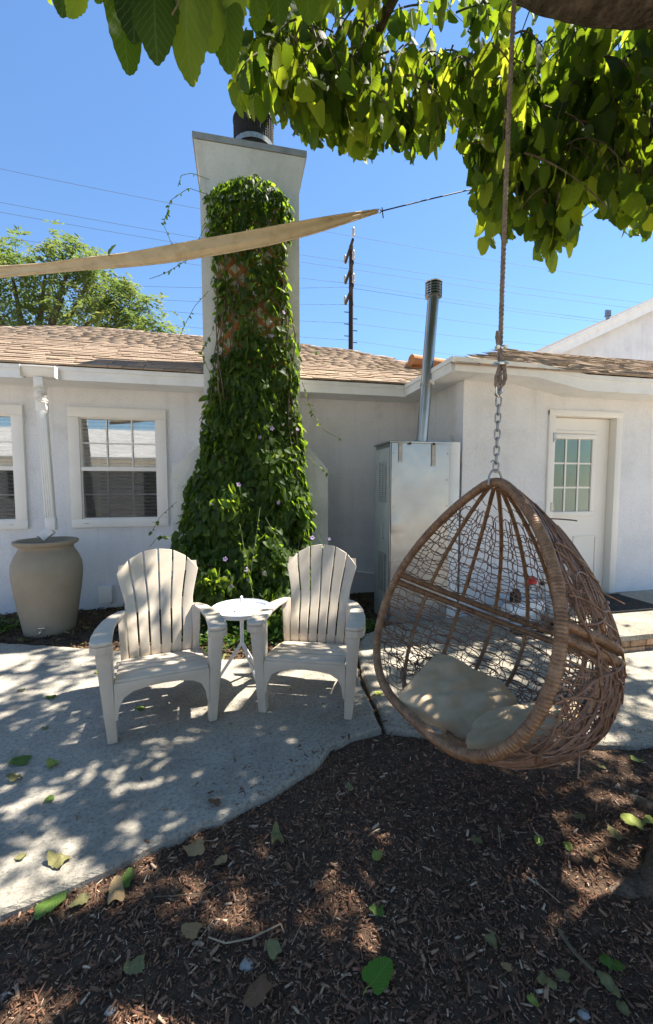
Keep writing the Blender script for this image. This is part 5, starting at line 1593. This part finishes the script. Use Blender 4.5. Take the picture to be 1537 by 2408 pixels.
gnarl([(1.72, .97, -.1), (1.72, .98, .12), (1.74, .98, .5), (1.80, 1.0, 1.4), (1.88, 1.04, 2.3), (1.9, 1.1, 2.9)], [.34, .25, .21, .20, .20, .21], 22, 8, .18).build('trunk', m_bark, tree, smooth=True)
for k, (ex, ey, r_) in enumerate(((1.23, 1.10, .05), (1.32, .93, .055), (1.42, .78, .045), (1.75, 1.5, .05), (2.2, .9, .05))):
    a = Vector((1.72, .98, .06)); b = Vector((ex, ey, -.045))
    gnarl([a, a.lerp(b, .5) + Vector((0, 0, .01)), b], [r_ * 1.9, r_ * 1.3, r_ * .45], 10, 8, .3, k).build('root', m_bark, tree, smooth=True)
BR = [([(1.9, 1.1, 2.85), tuple(at_D(1720, -20, 1.74)), tuple(at_D(1560, -32, 1.78)), tuple(at_D(1400, -22, 1.84)), tuple(at_D(1265, -62, 1.88)), (.9, 1.85, 4.0), (.5, 1.9, 4.15), (-.4, 2.1, 4.5)], [.2, .15, .125, .115, .11, .095, .08, .03]),
      ([(1.9, 1.1, 2.8), (2.4, 1.6, 3.3), (2.75, 2.3, 3.75), (3.0, 3.0, 4.2)], [.18, .14, .09, .03]),
      ([(1.9, 1.1, 2.85), (1.8, .6, 3.6), (1.2, -.2, 4.3), (.2, -.9, 4.8)], [.18, .14, .09, .03]),
      ([(1.9, 1.1, 2.9), (2.6, .7, 3.7), (3.5, .4, 4.5)], [.17, .12, .04]),
      ([(1.9, 1.15, 3.0), (2.45, 2.0, 3.25), (2.4, 2.5, 3.42), (2.1, 2.75, 3.5)], [.09, .06, .035, .014]),
      ([(.9, 1.85, 3.95), (.9, 2.3, 4.2), (.9, 2.8, 4.3)], [.06, .04, .012]),
      ([(.5, 1.9, 4.05), (.1, 1.4, 3.5), (-.1, 1.05, 2.9), (-.15, .95, 2.75)], [.05, .03, .015, .008]),
      ([(1.5, 1.55, 3.72), (1.5, 1.2, 4.6), (1.0, 1.6, 5.3)], [.09, .06, .02])]
for k, (p_, r_) in enumerate(BR): gnarl(p_, r_, 16, 8, .10, k * 3).build('branch', m_bark, tree, smooth=True)

EU = [-400, 140, 150, 165, 185, 235, 262, 275, 285, 300, 360, 440, 510, 533, 545, 560, 600, 640, 690, 735, 780, 850, 880, 905, 960, 1000, 1040, 1052, 1075, 1100, 1130, 1150, 1165, 1200, 1220, 1262, 1300, 1345, 1385, 1400, 1470, 1500, 1537, 1700, 2200]
EV = [-60, -60, 5, 40, 80, 60, 30, 15, 110, 165, 188, 196, 190, 190, 290, 268, 300, 292, 322, 370, 352, 418, 380, 362, 398, 388, 372, 300, 330, 425, 600, 615, 598, 570, 555, 610, 658, 610, 480, 500, 560, 565, 570, 640, 640]
def leaf_ok(base, tip):
    u, v, d = proj(base); u2, v2, d2 = proj(tip)
    if d < .25 and d2 < .25: return True
    if min(d, d2) < .55 and -.9 < (np.asarray(base) - CAM) @ RT < .9 and v2 > -400: return False
    if max(v, v2) < -25: return True
    if max(u, u2) < -40 or min(u, u2) > 1585: return True
    if d < 2.0: return False                       # nothing of the crown hangs this close in view (the near sprig is placed apart)
    if min(u, u2) < 545: return False
    lim = min(np.interp(u, EU, EV), np.interp(u2, EU, EV))
    # a gap of sky between the two hanging masses
    if 1050 < u2 < 1092 and 40 < v2 < 300 and d < 9 and noise.noise(Vector((u2 * .02, v2 * .02, 0))) > -.1: return False
    if noise.noise(Vector(base) * 2.4) > .30 and d < 4.5: return False      # openings between the sprays
    return v < lim and v2 < lim
g = np.random.default_rng(5)
LV = []           # base, direction, normal, size
twm = MB()
def spray(st, out, ln, nl, droop, tw=True, size=.135):
    n0 = len(LV)
    tt = np.linspace(0, 1, nl + 1)
    pts = [st + out * (t * ln) + np.array([0, 0, -1]) * (t * t * ln * droop) for t in tt]
    for i in range(1, nl + 1):
        p = pts[i]
        side = np.cross(out, [0, 0, 1]); side /= np.linalg.norm(side) + 1e-6
        yd = side * (1 if i % 2 else -1) * .25 + out * .2 + np.array([0, 0, -1.0]) + g.normal(size=3) * .22
        yd /= np.linalg.norm(yd)
        sz = size * g.uniform(.62, 1.2)
        base = p + yd * .03
        nm = out * .8 + side * g.normal() * .7 + g.normal(size=3) * .35 + np.array([0, 0, .25])
        if leaf_ok(base, base + yd * sz): LV.append((base, yd, nm, sz))
    if tw and len(LV) - n0 >= nl * .6:
        ok = [p for p in pts if (lambda q: q[2] < .3 or q[1] < np.interp(q[0], EU, EV) - 20 or not (-20 < q[0] < 1560))(proj(p))]
        if len(ok) > 2: twm.tube(ok, [.006 - .004 * k / len(ok) for k in range(len(ok))], 5)
tries = 0
cnt = 0
CLEAR = [(2.4, 2.2, 1.0)]
while cnt < 520 and tries < 16000:
    tries += 1
    c_ = np.array([g.uniform(-2.0, 4.6), g.uniform(-2.2, 2.7), g.uniform(2.5, 5.7)])
    e = ((c_[0] - 1.25) / 3.1) ** 2 + ((c_[1] - .9) / 3.0) ** 2 + ((c_[2] - 4.25) / 1.45) ** 2
    if e > 1: continue
    nz_ = noise.noise(Vector(c_ * .95)) + .5 * noise.noise(Vector(c_ * 2.2))
    if nz_ < -.12 + .15 * (e < .35): continue
    out = np.array([c_[0] - 1.7, c_[1] - 1.0, 0.0]); out /= np.linalg.norm(out) + .2
    out = out + g.normal(size=3) * .5; out[2] *= .3; out /= np.linalg.norm(out)
    spray(c_, out, g.uniform(.35, .65), int(g.integers(7, 12)), g.uniform(.3, .8))
    cnt += 1
for _ in range(360):                            # the thick top of the crown, above the picture
    c_ = np.array([g.uniform(-1.2, 3.2), g.uniform(-1.2, 2.5), g.uniform(4.2, 4.7)])
    if noise.noise(Vector(c_ * 2.0)) + .5 * noise.noise(Vector(c_ * 4.5)) < -.12: continue
    out = g.normal(size=3); out[2] *= .3; out /= np.linalg.norm(out)
    spray(c_, out, g.uniform(.35, .6), int(g.integers(7, 11)), g.uniform(.2, .6))
for (n_, bx) in ((260, ((-1.3, 2.2), (2.9, 4.7), (5.5, 6.7))), (340, ((3.0, 5.6), (2.3, 4.3), (4.7, 6.2))), (420, ((2.5, 5.0), (.3, 2.9), (4.0, 5.8))), (150, ((3.8, 5.8), (3.9, 5.3), (5.0, 6.4)))):
    for _ in range(n_):                        # high limbs reaching over the patio and the path
        c_ = np.array([g.uniform(*b) for b in bx])
        if noise.noise(Vector(c_ * 1.5)) + .4 * noise.noise(Vector(c_ * 3.5)) < -.03: continue
        out = g.normal(size=3); out[2] *= .3; out /= np.linalg.norm(out)
        spray(c_, out, g.uniform(.35, .6), int(g.integers(7, 11)), g.uniform(.2, .6))
for _ in range(70):                             # unseen sprays added above the near sprig to shade it
    c_ = np.array([g.uniform(-.5, 1.0), g.uniform(.6, 1.6), g.uniform(2.95, 3.6)])
    out = g.normal(size=3); out[2] *= .3; out /= np.linalg.norm(out)
    spray(c_, out, g.uniform(.25, .45), int(g.integers(6, 9)), g.uniform(.1, .4))
# hanging masses over the far side of the patio (their lower fringe is what the sky shows)
for (u0, u1, va, d0, d1, n_) in ((550, 760, 20, 2.3, 3.2, 110), (740, 1050, 10, 2.3, 3.3, 190), (1060, 1160, 40, 2.2, 3.0, 40), (1120, 1400, 40, 2.2, 3.2, 210), (1380, 1600, 40, 2.2, 3.2, 110)):
    for _ in range(n_):
        u = g.uniform(u0, u1)
        lim = np.interp(u, EU, EV)
        v = va + (lim - 112 - va) * g.random() ** .65
        st = np.array(tuple(at_D(u, max(-60, v), g.uniform(d0, d1))))
        out = g.normal(size=3); out[2] *= .25; out /= np.linalg.norm(out)
        spray(st, out, g.uniform(.16, .34), int(g.integers(5, 9)), g.uniform(.9, 1.6), True, .118)
twm.build('twig', m_twig, tree, smooth=True, kind='stuff')
# the near sprig, top left: a handful of big leaves
near = [(298, 42, 1.02, .185), (330, -30, 1.0, .19), (372, 20, .99, .19), (442, 12, .98, .195), (482, 20, 1.03, .185), (522, 60, 1.06, .165), (346, -45, 1.06, .16), (528, -20, 1.04, .16), (566, -35, 1.1, .15), (622, -30, 1.15, .16), (684, -35, 1.18, .16), (215, -15, 1.0, .105), (185, -30, 1.02, .13), (255, -45, 1.0, .10), (428, -50, 1.02, .14), (745, -40, 1.3, .16), (810, -45, 1.35, .16), (590, 10, 1.3, .14), (480, -30, 1.1, .17)]
NEAR = []
for (u, v, d, s_) in near:
    v -= 40; s_ *= .76; u = 430 + (u - 430) * 1.12
    b_ = np.array(tuple(at_D(u, v, d)))
    yd = np.array([g.normal() * .16, g.normal() * .15, -1.0]); yd /= np.linalg.norm(yd)
    nm = np.array([g.normal() * .5, -1 + g.normal() * .3, .35 + g.normal() * .25])
    NEAR.append((b_, yd, nm, s_))
ntw = MB().tube([(.6, 1.75, 3.9), (.2, 1.3, 3.1), tuple(at_D(700, -55, 1.15)), tuple(at_D(430, -62, 1.0)), tuple(at_D(200, -45, 1.0))], [.02, .014, .008, .006, .003], 7)
ntw.build('branch', m_twig, tree, smooth=True)
MB().tube([at_D(425, -60, 1.0), at_D(420, 10, .99), at_D(405, 35, .985)], .0022, 5).build('twig', m_twig, tree, smooth=True)
MB().tube([at_D(728, 40, 2.4), at_D(745, 95, 2.35), at_D(800, 125, 2.3), at_D(848, 105, 2.3), at_D(858, 60, 2.3), at_D(855, -40, 2.3)], .007, 6).build('twig', m_twig, tree, smooth=True)
B_ = np.array([q[0] for q in LV]); Yd = np.array([q[1] for q in LV]); Nm = np.array([q[2] for q in LV]); Sz = np.array([q[3] for q in LV])
# the largest in view become single leaves
qd = (B_ - CAM) @ FW
uu_ = CXP + FPX * ((B_ - CAM) @ RT) / qd; vv_ = CYP - FPX * ((B_ - CAM) @ UP) / qd
vis = (qd > .3) & (uu_ > 0) & (uu_ < 1537) & (vv_ > -40)
score = np.where(vis, Sz / np.maximum(qd, .3), 0)
order = np.argsort(-score)
npick = 300 - len(NEAR)
big, rest = order[:npick], order[npick:]
lmesh = [leaf_mesh('leaf', leaf_tpl(1, .70 + .05 * k, 22, .022, .10 + .16 * k, .12 + .14 * k, .44, k, .15 * k), m_leaf_o, .008, 1) for k in range(4)]
to_ = ORG[tree.name]
def put_leaf(k, b_, yd, nm, s_):
    o = link('leaf', lmesh[k % 4], tree)
    m4 = Matrix([list(r_) for r_ in frames(yd[None], nm[None])[0]]).to_4x4()
    o.matrix_local = Matrix.Translation(Vector(b_) - to_) @ m4 @ Matrix.Scale(float(s_), 4)
for k, q in enumerate(NEAR): put_leaf(k, *q)
for k, i in enumerate(big): put_leaf(k, B_[i], Yd[i], Nm[i], Sz[i])
for kk in range(3):
    lo = leaf_tpl(1, .66 + .06 * kk, 6, .04, .12 + .2 * kk, .15 + .2 * kk, .42, kk)
    sel = rest[kk::3]
    mass('foliage', m_leaf_a, lo[0], lo[1], frames(Yd[sel], Nm[sel]), B_[sel], Sz[sel], np.clip(g.beta(2, 2.2, len(sel)), 0, 1), tree, lo[2])
print('CANOPY leaves', len(LV), 'visible', int(vis.sum()))

# ================================================================== FALLEN LEAVES, TWIGS, STONES
def zoom4(x, y): return ((x / 1.852) / 1.0774, (1800 + y / 1.852) / 1.0774)
def zoom5(x, y): return ((826 + x / 1.852) / 1.0774, (1800 + y / 1.852) / 1.0774)
FL = [
    (zoom4(88, 245), .095, 'green', 95, .1, 'broad green fallen leaf on concrete at the left picture edge'),
    (zoom4(245, 255), .075, 'lime', 40, .9, 'curled yellow leaf with brown tip on the sunlit concrete'),
    (zoom4(60, 330), .075, 'olive', 75, .9, 'folded olive leaf on concrete below the broad green one'),
    (zoom4(235, 417), .048, 'green', 10, .4, 'small green leaf alone on concrete below the sunlit patch'),
    (zoom4(207, 90), .045, 'olive', 120, .8, 'small dark curled leaf on concrete left of the chair foot'),
    (zoom4(95, 692), .042, 'olive', 80, .2, 'small dry grey-green leaf on concrete near the left edge'),
    (zoom4(268, 712), .085, 'olive', 65, 1.0, 'long rolled olive leaf on concrete near the mulch edge'),
    (zoom4(600, 795), .07, 'green', -20, .5, 'green half of a curled leaf at the concrete edge'),
    (zoom4(548, 860), .085, 'tan', 15, 1.1, 'crumpled tan leaf hanging over the concrete edge'),
    (zoom4(225, 945), .10, 'green', 160, .3, 'large green leaf lying on mulch below the concrete edge'),
    (zoom4(365, 915), .065, 'olive', 130, .5, 'olive leaf beside the large green one at the concrete edge'),
    (zoom4(893, 1035), .07, 'tan', 60, .2, 'flat tan leaf on mulch beside a thin pale stem'),
    (zoom4(628, 1210), .06, 'olive', 100, .4, 'ragged yellow-olive leaf on mulch in the left foreground'),
    (zoom4(1280, 1125), .055, 'olive', 30, .2, 'grey-green leaf on mulch below the curved twig'),
    (zoom4(1205, 1345), .085, 'brown', 120, .7, 'dark brown curled leaf on mulch in the foreground'),
    (zoom4(1300, 615), .075, 'olive', 5, 1.2, 'narrow rolled leaf standing on mulch right of the concrete corner'),
    (zoom4(905, 662), .09, 'tan', 95, .8, 'tan torn leaf lying in sun at the concrete edge'),
    (zoom4(1030, 720), .06, 'tan', 140, .6, 'small tan leaf in the mulch below the concrete edge'),
    (zoom4(1005, 445), .06, 'brown', 85, .9, 'dry brown leaf crumbs on the concrete near its edge'),
    (zoom5(112, 365), .055, 'olive', 20, .5, 'cupped pale green leaf on mulch below the egg chair left side'),
    (zoom5(240, 700), .062, 'lime', 160, .6, 'cupped green leaf with upright stem in the mulch centre'),
    (zoom5(705, 612), .045, 'olive', 70, .4, 'round olive leaf on mulch below the egg chair'),
    (zoom5(1000, 635), .045, 'lime', 140, .4, 'small light green leaf on mulch right of centre'),
    (zoom5(1137, 672), .04, 'lime', 150, .3, 'small yellow-green leaf left of the tan curled one'),
    (zoom5(1250, 735), .055, 'tan', 10, .8, 'tan curled leaf on mulch near the tree roots'),
    (zoom5(1430, 595), .085, 'lime', 30, .2, 'large yellow-green leaf near the right picture edge'),
    (zoom5(1512, 600), .055, 'lime', 100, .3, 'smaller yellow-green leaf touching the right picture edge'),
    (zoom5(1350, 650), .06, 'olive', 20, 1.1, 'folded olive leaf left of the large yellow-green leaf'),
    (zoom5(235, 965), .052, 'green', 80, .9, 'folded green leaf on mulch above the bright heart-shaped leaf'),
    (zoom5(780, 1115), .05, 'olive', 170, .7, 'olive leaf bent over in the foreground mulch'),
    (zoom5(845, 1215), .032, 'tan', 60, .4, 'small orange-tan leaf in the foreground mulch'),
    (zoom5(1105, 1255), .042, 'olive', 40, .3, 'olive leaf piece in the foreground beside a torn one'),
    (zoom5(1045, 1300), .055, 'olive', 200, .8, 'torn olive leaf pointing down in the foreground mulch'),
    (zoom5(1350, 1210), .065, 'green', 215, .9, 'long green folded leaf in the lower right foreground'),
    (zoom5(1335, 1310), .07, 'olive', 170, .5, 'pale ragged leaf below the long green folded one'),
    (zoom5(975, 1375), .032, 'lime', 190, .4, 'small yellow leaf at the bottom of the mulch'),
    (zoom5(1400, 1420), .045, 'olive', 150, .6, 'pale torn leaf at the lower right picture edge'),
    (zoom5(1395, 170), .062, 'green', 245, .5, 'green leaf on mulch right of the egg chair, the upper one'),
    (zoom5(1460, 240), .06, 'lime', 235, .5, 'green leaf on mulch right of the egg chair, the lower one'),
    (zoom5(1295, 285), .045, 'olive', 200, .8, 'small olive leaf below right of the egg chair basket'),
    (zoom5(1180, 535), .05, 'olive', 80, .6, 'thin olive leaf on mulch under the egg chair'),
    ((232, 1582), .06, 'lime', 70, .4, 'yellow leaf on the patio left of the left chair'),
    ((118, 1642), .065, 'green', 85, .3, 'green leaf on the patio in sunlight at far left'),
    ((50, 1625), .05, 'olive', 100, .4, 'olive leaf near the left edge on the sunny patio'),
    ((330, 1668), .06, 'green', 60, .3, 'green leaf lying under the left chair'),
    ((888, 1632), .07, 'lime', 80, .3, 'pale green leaf on the concrete left of the egg chair'),
    ((1462, 1552), .055, 'lime', 80, .3, 'yellow-green leaf on concrete at the foot of the doorstep'),
]
def fallen(uv_, size, colr, rot, curl, label):
    size *= .9
    p = at_Z(*uv_, 0.0)
    on = in_poly([p.x], [p.y], SLAB)[0] or in_poly([p.x], [p.y], SLAB2)[0]
    if not on:
        p = at_Z(*uv_, -.035); p.z = max(soil_z(p.x, p.y), -.06) + .014
    else: p.z = .004
    sd = int(size * 10000) + int(rot)
    tpl = leaf_tpl(size, size * (.88 if curl < .5 else .72), 14, .04, .15 + curl * .5, -.15 * curl + .05, .42, sd, curl * .6)
    v = tpl[0].copy()
    for i in range(len(v)):
        v[i, 2] += size * (.10 + .25 * curl) * noise.noise(Vector((v[i, 0] / size * 2.5, v[i, 1] / size * 2.5, sd)))
    v[:, 1] -= size / 2
    v[:, 2] -= v[:, 2].min()
    me = leaf_mesh('fallen_leaf', (v, tpl[1], tpl[2]), FALL[colr], 0)
    o = link('fallen_leaf', me)
    o.location = p
    o.rotation_euler = (random.gauss(0, .08), random.gauss(0, .08), R(rot))
    tag(o, label, 'leaf', 'fallen leaves on the ground')
    return o
for q in FL: fallen(*q)
# the bright heart-shaped leaf with its stalk
p = at_Z(*zoom5(262, 1262), -.03); p.z = soil_z(p.x, p.y) + .02
hl = thing('fallen_leaf', 'bright green heart-shaped leaf with pale stalk in the foreground mulch', 'leaf', tuple(p), 0, 'fallen leaves on the ground')
me = leaf_mesh('blade', leaf_tpl(.088, .082, 18, .035, .12, .06, .46, 2), FALL['bright'])
b_ = link('blade', me, hl); b_.rotation_euler = (R(8), R(-6), R(-62)); b_.location = (-.036, -.010, 0)
MB().tube([(-.036, -.010, .002), (-.052, -.018, .006), (-.066, -.030, .004)], .0016, 6).build('stalk', FALL['lime'], hl, local=True, smooth=True)
# leaf caught on the sail
me = leaf_mesh('fallen_leaf', leaf_tpl(.075, .045, 8, .04, .5, .2, .3, 9), FALL['green'])
o = link('fallen_leaf', me); o.location = at_D(258, 600, 2.40); o.rotation_euler = (R(70), R(5), R(-75))
tag(o, 'green leaf caught on the rolled shade sail', 'leaf')
# twigs and stems lying on the mulch
def twig_on(pts, r_, label, mat=m_twig):
    q = [at_Z(*a, -.035) for a in pts]
    for c_ in q: c_.z = soil_z(c_.x, c_.y) + .016
    o = MB().tube(resample([tuple(c_) for c_ in q], .01), r_, 6).build('twig', mat, None, smooth=True)
    tag(o, label, 'twig')
m_straw = M('dry_stem', [(.30, .22, .14), (.42, .33, .22)], scale=40, rough=.8)
twig_on([zoom4(980, 1075), zoom4(1060, 1105), zoom4(1180, 1080), zoom4(1318, 1010), zoom4(1335, 1050)], .0025, 'curved tan twig lying on the foreground mulch', m_straw)
twig_on([zoom4(885, 1168), zoom4(940, 1080), zoom4(1000, 995)], .0013, 'thin pale straight stem beside the flat tan leaf', m_straw)
twig_on([zoom4(1370, 1108), zoom4(1418, 1008)], .0011, 'thin pale stem right of the curved twig', m_straw)
twig_on([zoom5(950, 760), zoom5(1000, 840), zoom5(1100, 925)], .0016, 'long thin grey stem on mulch in front of the roots', m_straw)
twig_on([zoom5(1095, 1050), zoom5(1160, 1150), zoom5(1260, 1240)], .006, 'thick dark bark stick in the lower right mulch')
twig_on([zoom5(810, 550), zoom5(820, 650)], .0015, 'short pale stem below the egg chair', m_straw)
twig_on([zoom5(735, 980), zoom5(860, 1170)], .0014, 'thin dark stem above the small orange-tan leaf')
twig_on([zoom4(720, 880), zoom4(960, 865), zoom4(1035, 815)], .0018, 'thin twig lying below the concrete edge')
def stone(uv_, size, label):
    p = at_Z(*uv_, -.03)
    p.z = soil_z(p.x, p.y) + size * .25
    bm2 = bmesh.new(); bmesh.ops.create_icosphere(bm2, subdivisions=2, radius=size)
    for v in bm2.verts: v.co *= 1 + .35 * noise.noise(v.co / size * 1.3 + Vector((size * 900, 0, 0))); v.co.z *= .55; v.co.x *= 1.25
    me = bpy.data.meshes.new('stone'); bm2.to_mesh(me); bm2.free(); me.shade_smooth()
    o = link('stone', me, None, m_stone); o.location = p
    tag(o, label, 'stone')
stone(zoom4(1160, 1180), .018, 'grey pebble on mulch left of the grey-green leaf')
stone(zoom4(520, 1395), .012, 'pale pebble at the bottom left of the mulch')
stone(zoom4(20, 1330), .009, 'white pebble at the lower left picture edge')
stone(zoom4(1300, 800), .008, 'small white pebble in the mulch right of the concrete edge')
stone(zoom5(1210, 1415), .013, 'grey pebble at the bottom right of the mulch')
